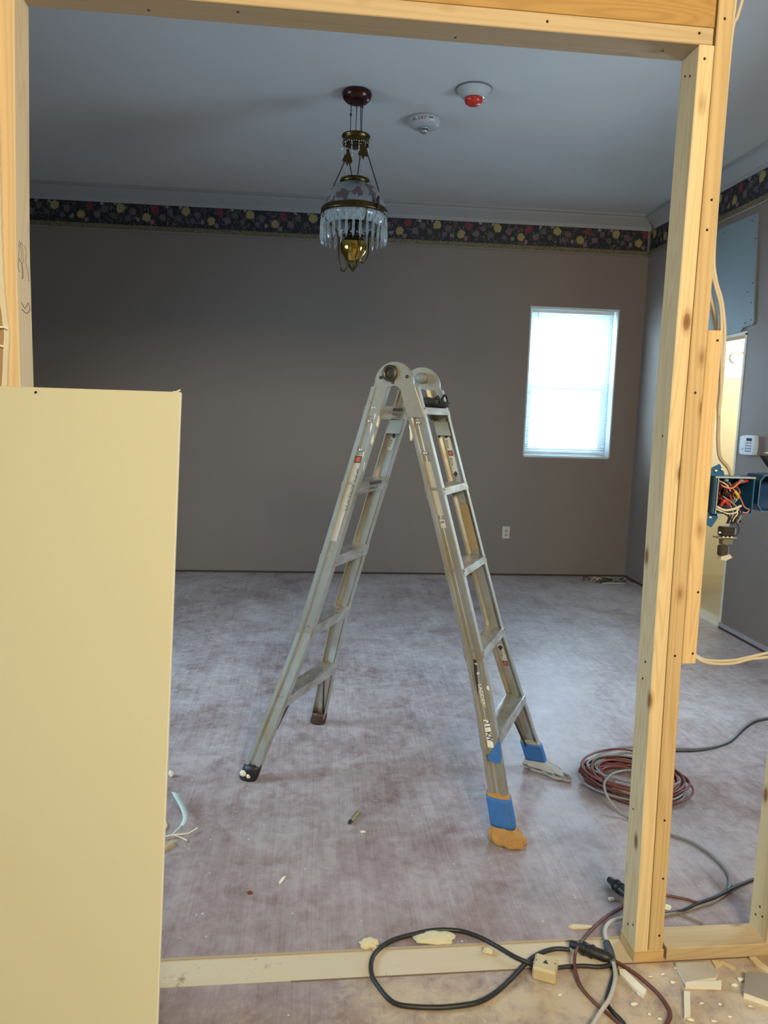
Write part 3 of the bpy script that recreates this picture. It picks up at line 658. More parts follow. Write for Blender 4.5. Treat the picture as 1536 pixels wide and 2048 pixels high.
icons(1,1,[(1.440,'b'),(1.415,'d'),(1.385,'t'),(1.345,'r'),(1.315,'t'),(1.262,'d')])
sticker('label',-1,1,1.435,1.335,-.012,.012,M_STK,True); icons(-1,1,[(1.43,'b'),(1.405,'d'),(1.38,'t')])
sticker('worn_label',1,1,1.13,.95,-.016,.018,plain('peeling_label',(.30,.22,.11),.8,var=.4,scale=120),True)
sticker('label',1,1,.565,.47,-.010,.012,M_STK,True); icons(1,1,[(.56,'d'),(.54,'t'),(.492,'r')])
# plate labels on rungs
for (s,i,y0,y1) in ((-1,4,-.04,.05),(-1,3,-.05,.06)):
    z=RZ[i]; v=s*vc(z,s)+.0380; bm=new_bm(); box(bm,(v-.0003,y0,z-.017),(v+.0006,y1,z-.006)); obj('label',bm,M_INK,rungs[(s,i)])
    text_mesh('lettering','WARNING E B',.013,(v+.0008,y0-.02,z-.034),(0,1,0),(0,0,1),M_DK,rungs[(s,i)],.0002)
# dried paint smears near the top of the left rail
for k,(s,z,e,a,b) in enumerate(((-1,1.462,-.030,.012,.030),(-1,1.405,-.027,.008,.045),(-1,1.30,-.028,.006,.040),(1,.50,.028,.006,.018),(1,1.44,-.028,.008,.05))):
    bm=new_bm(); p=on_rail(s,-1,z,e,.006); ico(bm,p,1,2,(a,.0015,b),.5,seed=k); obj('paint_smear',bm,M_PAINTSM,rails[(s,-1)])
# black strap lying on the top rung by the far hinge
cl,sl=cos(-(0.47570)),sin(-(0.47570))
def LW(x,y,z): return Vector((LX+x*cl-y*sl,LY+x*sl+y*cl,z))
st=thing('black_strap','crumpled black strap lying on the top rung by the far hinge','strap',LW(vc(1.513)-.005,.10,1.5135),-(0.47570))
bm=new_bm(); ico(bm,(-.030,-.012,.022),.045,3,(1.0,.8,.45),.4,seed=9); ico(bm,(.010,.008,.014),.034,3,(1.1,.8,.40),.5,seed=2); obj('folded_cloth',bm,plain('black_cloth',(.02,.022,.022),.8),st,smooth=True)
bm=new_bm(); tube(bm,[(.010,-.0,.02),(.024,.0,.050),(.034,.01,.040),(.040,.012,.006)],.005,7); tube(bm,[(-.02,.0,.03),(.0,-.01,.046),(.016,-.01,.020),(.030,-.01,.004)],.004,7); obj('loop',bm,M_BLACK,st)

# ================================================================== hanging oil lamp chandelier
t=NT('aged_brass'); n=t.noise(t.coord(),40,3); M_BR=t.set(col=t.mix(n,(.13,.085,.025),(.06,.04,.015)),rough=.32,metal=.9)
t=NT('polished_brass'); M_BRP=t.set(col=(.50,.34,.08),rough=.14,metal=1.)
t=NT('red_brown_canopy'); M_CAN=t.set(col=(.050,.013,.009),rough=.25,metal=.5)
t=NT('crystal'); M_CR=t.set(col=(.95,.99,1),rough=.03,trans=.85,ior=1.5,spec=.8)
t=NT('painted_opal_glass'); X,Y,Z=t.xyz(t.coord()); v=t.vor(t.coord(),26,out='Color'); q=t.xyz(v); pn=t.noise(t.coord(),14,4,.6)
cc=t.mix(t.math('GREATER_THAN',pn,.52),(.22,.24,.245),t.mix(t.math('GREATER_THAN',q[0],.6),(.13,.075,.085),(.09,.09,.085)))
cc=t.mix(t.math('MULTIPLY',t.math('GREATER_THAN',q[1],.80),t.math('GREATER_THAN',pn,.5)),cc,(.28,.25,.19)); M_SH=t.set(col=cc,rough=.2,trans=.12)
t=NT('opal_glass_white'); M_OP=t.set(col=(.42,.47,.48),rough=.15,sub=.0,trans=.25)
CX,CY=0.1746,4.5600
ch=thing('chandelier','antique brass oil lamp chandelier with painted glass shade and crystal prisms','chandelier',(CX,CY,CEIL))
Z=lambda z: 1.4848+(z-1.4848)*1.0293-CEIL
bm=new_bm(); lathe(bm,[(0,0),(.080,0),(.087,-.010),(.086,-.022),(.078,-.042),(.062,-.056),(.035,-.063),(0,-.064)],n=40); cano=obj('canopy',bm,M_CAN,ch)
for (x,y) in ((-.032,.0),(0,-.03),(.022,.01),(.034,-.006)):
    bm=new_bm(); x2={-.032:-.034,0:-.004,.022:.028,.034:.030}[x]
    tube(bm,[(x,y,Z(3.235)),(x2,y,Z(3.035))],.0025,6,smooth=False); o=obj('suspension_chain',bm,M_DK,ch)
    if abs(x)>.03:
        z=3.145 if x<0 else 3.19
        bm=new_bm(); lathe(bm,[(0,.010),(.007,.005),(.008,0),(.006,-.006),(0,-.010)],(x*.5+x2*.5,y,Z(z)),12); obj('chain_bead',bm,M_DK,o)
# crown
bm=new_bm(); lathe(bm,[(.072,Z(3.040)),(.082,Z(3.036)),(.084,Z(3.028)),(.078,Z(3.022)),(.074,Z(3.004)),(.080,Z(2.996)),(.082,Z(2.990)),(.076,Z(2.986)),(.070,Z(2.992)),(.070,Z(3.034))],n=40,closed=True); cr=obj('crown_ring',bm,M_BR,ch)
bm=new_bm(); lathe(bm,[(0,Z(3.030)),(.050,Z(3.026)),(.072,Z(3.012))],n=32); lathe(bm,[(.045,Z(3.0)),(.055,Z(2.985)),(.045,Z(2.975)),(.0,Z(2.975))],n=24); obj('crown_plate',bm,M_BR,cr)
bm=new_bm()
for k in range(36):
    a=2*PI*k/36; ico(bm,(.081*cos(a),.081*sin(a),Z(2.984)),.0042,1)
obj('bead_row',bm,plain('bead_silver',(.5,.5,.46),.25,.8),cr)
def prism_drop(L,r=.0085):
    bm=new_bm(); lathe(bm,[(0,0),(.0022,-.002),(.0022,-.010),(0,-.012)],n=6); ico(bm,(0,0,-.016),.0055,1)
    lathe(bm,[(0,-.024),(r*.55,-.030),(r,-L*.72),(r*.8,-L*.86),(0,-L)],n=6)
    for f in bm.faces: f.smooth=False
    return bm
base=obj('prism',prism_drop(.075,.005),M_CR,cr); first=True
for k in range(12):
    a=2*PI*k/12+.2; o=base if first else base.copy()
    if not first: COL.objects.link(o); o.parent=cr
    first=False; o.location=(.080*cos(a),.080*sin(a),Z(2.982))
# leaf weights
for (x,y,z) in ((-.048,-.03,2.905),(.040,-.088,2.925)):
    bm=new_bm(); P=[(1.35*a,b_,1.35*c2) for a,b_,c2 in [(-.004,0,.034),(.006,0,.034),(.014,0,.010),(.022,0,-.012),(.016,0,-.022),(.008,0,-.016),(.0,0,-.034),(-.008,0,-.016),(-.016,0,-.020),(-.022,0,-.010),(-.012,0,.012)]]
    prism(bm,[(x+a,y-.005,Z(z)+b) for a,_,b in P],(0,.010,0)); lf=obj('leaf_weight',bm,M_BR,ch)
    bm=prism_drop(.085,.004); 
    for v_ in bm.verts: v_.co+=Vector((x+.002,y,Z(z)-.030))
    obj('prism',bm,M_CR,lf)
# hanging rods down to the shade ring
RZc=2.620; RR=.190
for (x0,y0,z0,a) in ((-.060,-.03,2.893,PI*1.0),(-.036,-.02,2.885,PI*.42),(.030,-.045,2.955,PI*1.48),(.058,-.04,2.955,-.12)):
    bm=new_bm(); p1=(RR*cos(a)*.97,RR*sin(a)*.97,Z(RZc)+.004); tube(bm,[(x0,y0,Z(z0)),p1],.0034,6,smooth=False); obj('hanging_rod',bm,M_DK,ch)
# shade
shp=[(.084,Z(2.775)),(.092,Z(2.770)),(.118,Z(2.757)),(.145,Z(2.733)),(.165,Z(2.700)),(.179,Z(2.662)),(.184,Z(2.628))]
bm=new_bm(); lathe(bm,shp+[(r-.004,z-.002) for r,z in shp[::-1]],n=56,closed=True); sd_=obj('glass_shade',bm,M_SH,ch)
lo=[(.184,Z(2.612)),(.178,Z(2.590)),(.166,Z(2.566)),(.150,Z(2.548))]
bm=new_bm(); lathe(bm,lo+[(r-.004,z) for r,z in lo[::-1]],n=56,closed=True); obj('shade_skirt',bm,M_OP,sd_,label='white glass skirt')
bm=new_bm(); lathe(bm,[(.080,Z(2.772)),(.086,Z(2.770)),(.088,Z(2.792)),(.084,Z(2.800)),(.080,Z(2.796))],n=40,closed=True); obj('shade_collar',bm,M_BR,sd_)
bm=new_bm(); lathe(bm,[(.183,Z(2.606)),(.193,Z(2.608)),(.197,Z(2.616)),(.192,Z(2.622)),(.196,Z(2.630)),(.190,Z(2.640)),(.184,Z(2.641))],n=64,closed=True); rg=obj('shade_ring',bm,M_BR,ch)
bm=new_bm()
for k in range(90):
    a=2*PI*k/90; ico(bm,(.1945*cos(a),.1945*sin(a),Z(2.604)),.0032,1)
obj('bead_row',bm,M_BR,rg)
base=obj('prism',prism_drop(.165,.0095),M_CR,rg); first=True
for k in range(30):
    a=2*PI*k/30+.05; o=base if first else base.copy()
    if not first: COL.objects.link(o); o.parent=rg
    first=False; o.location=(.192*cos(a),.192*sin(a),Z(2.602)); o.rotation_euler=(0,0,a+random.uniform(-.4,.4))
# burner and font
bm=new_bm(); lathe(bm,[(0,Z(2.56)),(.020,Z(2.56)),(.022,Z(2.53)),(.045,Z(2.515)),(.050,Z(2.500)),(.060,Z(2.495)),(.062,Z(2.486)),(.040,Z(2.480)),(0,Z(2.478))],n=32); bn=obj('burner',bm,plain('dark_burner',(.03,.02,.015),.4,.6),ch)
bm=new_bm()
for k in range(10):
    a=2*PI*k/10; ico(bm,(.058*cos(a),.058*sin(a),Z(2.505)),.008,1,(1,1,1.2))
obj('crystal_bead',bm,M_CR,bn)
bm=new_bm(); lathe(bm,[(0,Z(2.480)),(.052,Z(2.478)),(.068,Z(2.468)),(.078,Z(2.448)),(.079,Z(2.425)),(.072,Z(2.395)),(.056,Z(2.374)),(.046,Z(2.352)),(.038,Z(2.345)),(0,Z(2.343))],n=40); ft=obj('oil_font',bm,M_BRP,ch)
bm=new_bm()
for k in range(9):
    a=2*PI*k/9; tube(bm,[(.034*cos(a),.034*sin(a),Z(2.346)),(.026*cos(a),.026*sin(a),Z(2.325)),(.004*cos(a),.004*sin(a),Z(2.300))],.0042,6)
lathe(bm,[(0,Z(2.312)),(.008,Z(2.306)),(.006,Z(2.296)),(0,Z(2.288))],n=14); obj('finial',bm,M_BR,ft)
for a,flip in ((PI*1.06,1),(PI*.06,.82),(PI*1.62,.7)):
    ux,uy=cos(a),sin(a); bm=new_bm()
    prof=[(.186,2.606),(.168,2.57),(.13,2.535),(.095,2.50),(.088,2.46),(.088,2.40),(.084,2.34),(.072,2.30),(.052,2.292),(.038,2.31),(.040,2.335)]
    if flip<1: prof=[(.186,2.606),(.170,2.57),(.13,2.53),(.098,2.50),(.092,2.45),(.090,2.40),(.080,2.36),(.062,2.345),(.045,2.352)]
    tube(bm,[(ux*r,uy*r,Z(z)) for r,z in prof],.0048,7); obj('scroll_arm',bm,M_BR,ch)
bm=new_bm(); a=PI*1.72
tube(bm,[(.192*cos(a),.192*sin(a)-.004,Z(2.600)),(.193*cos(a),.193*sin(a)-.006,Z(2.655)),(.199*cos(a),.199*sin(a)-.006,Z(2.672)),(.206*cos(a),.206*sin(a)-.006,Z(2.655)),(.204*cos(a),.204*sin(a)-.004,Z(2.610))],.004,7); obj('thumb_hook',bm,M_BR,rg)

# ================================================================== ceiling devices
sm=thing('smoke_detector','white smoke detector with red ALERT lettering on the ceiling','smoke detector',(*(0.6128,4.8871),CEIL))
bm=new_bm(); lathe(bm,[(0,0),(.100,0),(.104,-.008),(.102,-.020),(.094,-.040),(.080,-.050),(.045,-.054),(0,-.054)],n=48); bd=obj('housing',bm,plain('detector_white',(.47,.47,.465),.3,var=.03),sm)
bm=new_bm(); lathe(bm,[(0,-.086),(.016,-.085),(.026,-.078),(.026,-.074),(.018,-.066),(.016,-.052),(0,-.052)],n=28); lathe(bm,[(.018,-.054),(.034,-.054),(.030,-.064),(.018,-.062)],n=24,closed=True); obj('sensor_chamber',bm,plain('grey_chrome',(.45,.46,.46),.2,.6,var=.4,scale=200),sm)
th=.55
for k,chh in enumerate('ALERT'):
    a=PI*1.5-.72+(k-1)*.19; p=(.0985*cos(a),.0985*sin(a),-.036); xd=(-sin(a),cos(a),0); nrm=Vector((cos(a)*.93,sin(a)*.93,-.36)); yd=nrm.cross(Vector(xd))
    text_mesh('lettering',chh,.022,p,xd,yd,plain('red_print',(.35,.03,.03),.5),bd,.0004)
a=PI*1.5+.28; bm=new_bm(); box(bm,(-.013,-.003,-.003),(.013,.002,.003)); 
for v_ in bm.verts:
    x,y,z=v_.co; v_.co=Vector((.099*cos(a)-sin(a)*x+cos(a)*y,.099*sin(a)+cos(a)*x+sin(a)*y,-.024+z))
obj('vent_slot',bm,M_BLACK,bd)
sb=thing('fire_strobe','round clear and white ceiling fire sensor with a red centre','fire alarm',(*(0.8295,4.4161),CEIL))
bm=new_bm(); lathe(bm,[(0,0),(.100,0),(.102,-.004),(.098,-.010),(.090,-.014),(.078,-.034),(.062,-.048),(.050,-.052),(0,-.052)],n=48); obj('housing',bm,plain('strobe_white',(.46,.48,.48),.18,var=.04),sb)
bm=new_bm(); lathe(bm,[(.098,-.003),(.104,-.003),(.104,-.007),(.098,-.009)],n=48,closed=True); obj('rim',bm,plain('grey_rim',(.16,.17,.17),.4),sb)
bm=new_bm(); lathe(bm,[(0,-.050),(.052,-.050),(.052,-.062),(.046,-.076),(.034,-.084),(0,-.086)],n=40); obj('red_lens',bm,plain('red_plastic',(.55,.035,.02),.25),sb)

# ================================================================== outlet and keypad
ou=thing('wall_outlet','cream duplex power outlet low on the back wall','outlet',(1.7593,BY-.0008,0.4111))
M_OUT=plain('outlet_cream',(.50,.47,.40),.4)
bm=new_bm(); box(bm,(-.036,-.006,-.058),(.036,0,.058),.003); obj('cover_plate',bm,M_OUT,ou)
for dz in (-.020,.020):
    bm=new_bm(); lathe(bm,[(0,-.0085),(.0155,-.0085),(.0165,-.0055),(.0,-.0055)],(0,0,dz),24,'y'); rc=obj('receptacle',bm,plain('outlet_inner',(.40,.37,.31),.4),ou)
    for dx in (-.006,.006): bm=new_bm(); box(bm,(dx-.0012,-.0092,dz-.004),(dx+.0012,-.0084,dz+.005)); obj('slot',bm,M_BLACK,rc)
kp=thing('alarm_keypad','white alarm keypad with a small dark display on the right wall','keypad',(XR-.0008,4.885,1.345),-PI/2)
bm=new_bm(); P=[(-.088,-.058),(-.094,0),(-.088,.062),(-.02,.070),(.078,.068),(.086,.060),(.094,.0),(.086,-.055),(.078,-.064),(0,-.066),(-.078,-.066)]
prism(bm,[(a,0,b) for a,b in P],(0,-.020,0)); prism(bm,[(a*.93,-.020,b*.93) for a,b in P],(0,-.009,0))
MK=plain('keypad_white',(.62,.70,.74),.35,var=.02); obj('housing',bm,MK,kp)
bm=new_bm(); box(bm,(-.006,-.0305,.030),(.060,-.0285,.050)); obj('display',bm,plain('lcd_dark',(.01,.015,.03),.15),kp)
for r_ in range(4):
    for c_2 in range(4):
        bm=new_bm(); box(bm,(-.012+c_2*.0195,-.032,.012-r_*.0185),(.000+c_2*.0195,-.0288,.021-r_*.0185),.001); obj('key',bm,plain('key_grey',(.16,.18,.19),.5),kp)
bm=new_bm(); box(bm,(-.052,-.0300,-.030),(-.034,-.0288,-.023)); obj('print_mark',bm,MATS['key_grey'],kp)

# ================================================================== blue boxes with wiring
M_BL=plain('blue_box_plastic',(.020,.115,.27),.4); M_BLI=plain('blue_box_light_edge',(.10,.28,.42),.5)
bx0,bx1,bz0,bz1=.998,1.104,1.258,1.353; bc=(bx0+bx1)/2
eb=thing('electrical_box','open blue outlet box stuffed with loose wires beside the pine block','electrical box',SW(bc,.0,bz0),DL)
bm=new_bm(); W=(bx1-bx0)/2; H=bz1-bz0; tk=.0035; y0,y1=-.012,.062
box(bm,(-W,y0,0),(-W+tk,y1,H)); box(bm,(W-tk,y0,0),(W,y1,H)); box(bm,(-W+tk,y0,H-tk),(W-tk,y1,H)); box(bm,(-W+tk,y0,0),(W-tk,y1,tk)); box(bm,(-W+tk,y1-tk,tk),(W-tk,y1,H-tk)); ebx=obj('box_shell',bm,M_BL,eb)
bm=new_bm(); box(bm,(-W-.0005,y0-.001,H-.004),(W+.0005,y0+.002,H+.0005)); box(bm,(-W+.006,y0-.001,0),(-W+.0085,y0+.002,H)); obj('rim',bm,plain('grey_rim_plastic',(.33,.42,.46),.5),ebx)
for dx in (-.022,.018):
    bm=new_bm(); lathe(bm,[(.0,y0-.001),(.004,y0-.001),(.004,y0+.02),(0,y0+.02)],(dx,0,H-.010),10,'y'); obj('screw_post',bm,MATS['blue_box_light_edge'],ebx)
bm=new_bm(); prism(bm,[(-W-.004,.010,H),(-W-.004,.010,H+.018),(-W+.020,.010,H+.030),(-W+.034,.010,H+.008),(-W+.034,.010,H)],(0,.004,0)); obj('nail_bracket',bm,M_BL,eb); bm=new_bm(); prism(bm,[(-W-.006,.006,.0),(-W-.006,.006,-.030),(-W+.010,.006,-.038),(-W+.026,.006,-.012),(-W+.02,.006,0)],(0,.004,0)); obj('nail_bracket',bm,M_BL,eb)
for (px,pz) in ((-.044,.108),(-.028,.112),(-.048,-.012)):
    bm=new_bm(); ico(bm,(px,.006,pz),.0035,1,(1.3,.6,1)); obj('white_fleck',bm,M_PAPER,eb)
wc={'red':(.42,.04,.03),'orange':(.55,.13,.04),'brown':(.20,.04,.015),'black':(.012,.012,.012),'white':(.62,.57,.46),'yellow':(.55,.42,.03),'pink':(.60,.20,.13),'copper':(.45,.16,.05),'grey':(.28,.28,.27)}
def wire(name,col,pts,r=.0016,par=eb):
    bm=new_bm(); tube(bm,pts,r,6,5); return obj(name,bm,plain('wire_'+col,wc[col],.45),par)
rw=random.Random(5)
cols=['brown','black','orange','red','copper','brown','black','black','red','black','brown','white','brown','black','copper','orange','black','brown','black','black','brown','grey','black','brown','black','red','black','brown']
for i,cname in enumerate(cols):
    x=-.042+rw.random()*.046; pts=[]
    for k in range(5): pts.append((x+rw.uniform(-.008,.014),-.004+rw.uniform(-.010,.03),.075-.014*k+rw.uniform(-.008,.008)))
    wire('wire',cname,pts,.0017)
wire('wire','pink',[(-.043,.01,.080),(-.030,-.010,.070),(-.010,-.014,.066),(.008,-.012,.078),(.020,-.006,.086),(.042,.02,.088)],.0026)
wire('wire','red',[(.010,-.006,.080),(.025,-.008,.083),(.042,.004,.085)],.0045)
wire('wire','white',[(-.040,0,.084),(-.030,-.014,.078),(-.018,-.014,.068),(-.010,-.010,.058)],.0018)
wire('wire','pink',[(-.006,-.010,.066),(.010,-.014,.050),(.020,-.014,.034),(.030,-.014,.018),(.044,-.012,.012),(.036,-.014,.004),(.024,-.010,.006)],.0017)
wire('wire','yellow',[(.002,-.010,.058),(.010,-.012,.048),(.014,-.008,.040)],.0042)
wire('wire','red',[(-.034,-.012,.020),(-.026,-.016,.034),(-.012,-.012,.022)],.005)
wire('wire','white',[(-.045,-.014,.018),(-.025,-.018,.010),(0,-.018,.014),(.020,-.014,.022)],.0034)
wire('wire','white',[(-.045,-.012,.012),(-.020,-.018,.002),(.004,-.018,.004),(.012,-.016,.014)],.0022)
wire('wire','grey',[(-.030,-.012,.045),(-.008,-.016,.030),(.014,-.014,.014),(.022,-.014,-.004),(.012,-.016,-.022)],.0017)
wire('wire','black',[(-.044,-.008,.014),(-.026,-.018,.002),(-.008,-.018,-.010),(.0,-.016,-.026)],.002)
for k in range(7): wire('wire',['black','black','white','black','grey','black','black'][k],[(.018-.007*k,-.008,.018+.003*k),(.022-.006*k,-.018,.004),(.010-.004*k,-.018,-.008-.001*k),(.006-.0035*k,-.014,-.024)],.0016)
wire('wire','black',[(.010,-.014,-.018),(.022,-.012,-.036),(.020,-.010,-.052),(.006,-.010,-.062)],.0016)
wire('wire','black',[(.014,-.014,-.018),(.026,-.012,-.020),(.016,-.012,-.010)],.0012)
# switches hanging out of the box
def switch(name,label,base,seed):
    r=thing(name,label,'switch',base,DL); r.rotation_euler=(0,0,DL)
    MM=plain('switch_metal',(.40,.36,.28),.4,.5,var=.3,scale=80); MD=plain('switch_black',(.025,.025,.022),.45)
    bm=new_bm(); box(bm,(-.020,-.012,-.026),(.016,.016,-.002),.003); obj('switch_body',bm,MD,r)
    bm=new_bm(); box(bm,(-.034,-.014,-.031),(.018,.012,-.027),.001); obj('mounting_strap',bm,MM,r)
    for k in range(4): 
        bm=new_bm(); ico(bm,(-.030+.011*k,-.015,-.027+(.012 if k==0 else 0)),.004,1,(1.2,.6,.8)); obj('screw',bm,plain('bright_screw',(.75,.74,.68),.3,.5),r)
    bm=new_bm(); box(bm,(-.016,-.010,-.048),(.010,.012,-.032),.002); obj('toggle_housing',bm,plain('grey_housing',(.16,.15,.12),.5),r)
    bm=new_bm(); box(bm,(-.019,-.010,-.078),(.003,.012,-.050),.003); obj('switch_body',bm,plain('olive_black',(.045,.042,.03),.5),r)
    bm=new_bm(); prism(bm,[(-.018,-.012,-.078),(.004,-.012,-.072),(.012,-.012,-.080),(-.004,-.012,-.088),(-.020,-.012,-.086)],(0,.018,0)); obj('broken_plaster',bm,plain('plaster_bit',(.55,.54,.48),.9),r)
    return r
switch('light_switch','black light switch dangling on wires under the open blue box',SW(1.050,.0,1.225),1)
switch('light_switch','black light switch dangling under the second blue box at the right edge',SW(1.190,.0,1.232),2)
# second box at the right edge
e2=thing('electrical_box','empty blue outlet box with clipped corners at the right edge','electrical box',SW(1.166,.0,1.262),DL)
O=[(-.048,.022),(-.047,.082),(-.036,.096),(.036,.100),(.050,.086),(.050,.020),(.038,.0),(-.036,.004)]
bm=new_bm(); prism(bm,[(a,.058,b) for a,b in O],(0,.004,0)); 
for (a,b),(c2,d2) in zip(O,O[1:]+O[:1]): prism(bm,[(a,-.010,b),(c2,-.010,d2),(c2*.94,-.010,.05+(d2-.05)*.94),(a*.94,-.010,.05+(b-.05)*.94)],(0,.068,0))
obj('box_shell',bm,plain('deep_blue_plastic',(.012,.045,.13),.35),e2)
bm=new_bm(); tube(bm,[(a,-.0105,b) for a,b in O],.0011,5,smooth=False,closed=True); obj('rim',bm,MATS['blue_box_light_edge'],e2)
bm=new_bm(); box(bm,(.050,.0,.01),(.112,.006,.09)); obj('mounting_arm',bm,M_BL,e2)
# wedge and crumbled plaster above it
w=thing('plaster_fragment','crumbled cream plaster with a black backing at the right edge above the box','plaster',SW(1.158,.01,1.385),DL)
bm=new_bm(); prism(bm,[(-.022,0,.022),(.05,0,.022),(.05,0,-.034),(.0,0,-.006)],(0,.02,0)); obj('black_backing',bm,M_BLACK,w)
bm=new_bm(); ico(bm,(.006,-.004,.030),.016,2,(1.8,.6,.35),.5,seed=3); ico(bm,(.018,-.004,.042),.012,2,(1.2,.6,.6),.5,seed=6); obj('crumb',bm,plain('cream_plaster',(.60,.55,.38),.9),w)
bm=new_bm(); tube(bm,[(.05,.004,.0),(.13,.02,.0)],.004,6,smooth=False); obj('hanger',bm,M_DK,w)
# cables
M_NM=plain('cream_cable',(.58,.50,.36),.5); M_NM2=plain('tan_cable',(.42,.33,.22),.5)
def cable(name,label,pts,r,mat,cat='cable',group=None,kk=6):
    p0=Vector(pts[0]); bm=new_bm(); tube(bm,[Vector(p)-p0 for p in pts],r,8,kk); return tag(obj(name,bm,mat,loc=p0),label,cat,group)
M_CB=plain('black_cord_rubber',(.022,.022,.022),.45,var=.5,scale=60); M_CG=plain('grey_cord',(.22,.215,.20),.5,var=.3,scale=30); M_CW=plain('pale_cord',(.50,.47,.40),.5); M_CR2=plain('red_brown_cord',(.13,.045,.035),.5,var=.5,scale=30); M_CO=plain('coil_red',(.15,.040,.028),.45,var=.4,scale=14)
cable('nm_cable','cream cable running down behind the king stud, nearest the stud at top right',[(0.9661,1.8327,2.5287),(0.9641,1.8327,2.4847),(0.9648,1.8377,2.4430),(0.9655,1.8477,2.4032),(0.9888,1.8931,2.1680),(0.9925,1.8932,1.9008),(0.9956,1.8733,1.8355),(1.0028,1.8534,1.7834),(1.0043,1.8384,1.7199),(1.0231,1.8538,1.5967),(1.0302,1.8639,1.4948)],0.0042,M_NM,'cable')
cable('nm_cable','cream cable leaving the king stud at the very top right, outer one',[(0.9969,1.8533,2.5419),(0.9912,1.8532,2.4971),(0.9823,1.8530,2.4573),(0.9753,1.8579,2.4142),(0.9981,1.9033,2.1719),(1.0009,1.9034,1.9281),(1.0079,1.8935,1.8518),(1.0193,1.8787,1.8001),(1.0256,1.8638,1.7297),(1.0241,1.8538,1.6724),(1.0257,1.8538,1.5841),(1.0282,1.8589,1.5012)],0.0045,M_NM,'cable')
cable('nm_cable','tan cable curving out beside the block, passing into the open blue box',[(0.9808,1.8930,1.8505),(0.9936,1.8832,1.7996),(1.0062,1.8685,1.7357),(1.0206,1.8637,1.5970),(1.0288,1.8589,1.4948),(1.0295,1.8539,1.4433),(1.0364,1.8490,1.3983),(1.0579,1.8444,1.3731),(1.0673,1.8346,1.3442)],0.005,M_NM2,'cable')
cable('nm_cable','thin dark cable between stud and block above the open blue box',[(0.9868,1.8881,1.8001),(0.9985,1.8783,1.7617),(1.0039,1.8684,1.7169),(1.0104,1.8735,1.6481)],0.003,M_CG,'cable')
cable('nm_cable','cream cable stretched to the right from the foot of the pine block, upper of two',[(1.0030,1.8534,0.8789),(1.0274,1.8538,0.8592),(1.0510,1.8543,0.8507),(1.0913,1.8550,0.8477),(1.1341,1.8558,0.8503),(1.1765,1.8566,0.8585),(1.2275,1.8575,0.8696),(1.3193,1.8592,0.8834)],0.0042,M_NM,'cable')
cable('nm_cable','cream cable stretched to the right from the foot of the pine block, lower of two',[(0.9993,1.8453,0.8732),(1.0235,1.8458,0.8564),(1.0470,1.8462,0.8465),(1.0873,1.8469,0.8421),(1.1300,1.8477,0.8446),(1.1720,1.8485,0.8556),(1.2234,1.8494,0.8610),(1.3142,1.8511,0.8804)],0.0042,M_NM,'cable')
cable('extension_cord','black cord lying in one big loop on the floor at the bottom centre',[(0.7234,1.8428,0.0140),(0.6835,1.8517,0.0100),(0.6367,1.8389,0.0080),(0.5930,1.8099,0.0070),(0.5463,1.7652,0.0065),(0.4989,1.7222,0.0065),(0.4622,1.6954,0.0065),(0.4258,1.6776,0.0065),(0.3856,1.6700,0.0065),(0.3275,1.6665,0.0065),(0.2709,1.6709,0.0065),(0.2275,1.6795,0.0065),(0.2037,1.6968,0.0065),(0.1835,1.7309,0.0065),(0.1658,1.7747,0.0065),(0.1633,1.8160,0.0065),(0.1743,1.8565,0.0065),(0.2004,1.8882,0.0065),(0.2382,1.9144,0.0065),(0.2979,1.9342,0.0065),(0.3505,1.9464,0.0065),(0.4017,1.9462,0.0065),(0.4439,1.9360,0.0065),(0.4878,1.9026,0.0100),(0.5268,1.8552,0.0160),(0.5600,1.8190,0.0160),(0.5993,1.7984,0.0100),(0.6168,1.7817,0.0080)],0.0062,M_CB,'cord')
cable('extension_cord','pale grey cord coming round the foot of the post to the bottom edge',[(1.0242,1.9939,0.0160),(0.9332,1.9640,0.0160),(0.8839,1.9486,0.0160),(0.8536,1.9177,0.0160),(0.8397,1.8748,0.0160),(0.8311,1.8198,0.0160),(0.8215,1.7676,0.0160),(0.8037,1.7202,0.0160),(0.7659,1.6628,0.0160),(0.7306,1.6259,0.0160),(0.6891,1.5805,0.0160),(0.6189,1.5014,0.0160)],0.0058,M_CW,'cord')
cable('extension_cord','dark cord running beside the pale grey cord at the bottom edge',[(0.8349,1.7885,0.0060),(0.8087,1.7443,0.0060),(0.7763,1.6939,0.0060),(0.7595,1.6615,0.0060),(0.7618,1.6341,0.0060),(0.7747,1.5992,0.0060),(0.7835,1.5453,0.0060)],0.0055,M_CB,'cord')
cable('extension_cord','thin red brown cord curving in a bow left of the post foot',[(1.0125,2.0553,0.0060),(0.9565,2.0292,0.0060),(0.8912,1.9885,0.0060),(0.8290,1.9385,0.0060),(0.7696,1.8751,0.0120),(0.7270,1.8107,0.0300),(0.7113,1.7679,0.0200),(0.7100,1.7152,0.0080),(0.7264,1.6648,0.0060),(0.7479,1.6254,0.0060),(0.7736,1.5811,0.0060)],0.0045,M_CR2,'cord')
cable('extension_cord','red brown cord looping on the sawdust below the post foot',[(0.8353,1.8035,0.0060),(0.8475,1.7916,0.0060),(0.8777,1.7499,0.0060),(0.9035,1.6910,0.0060),(0.9107,1.6491,0.0060),(0.9073,1.6173,0.0060),(0.8866,1.5904,0.0060),(0.8513,1.5563,0.0060)],0.005,M_CR2,'cord')
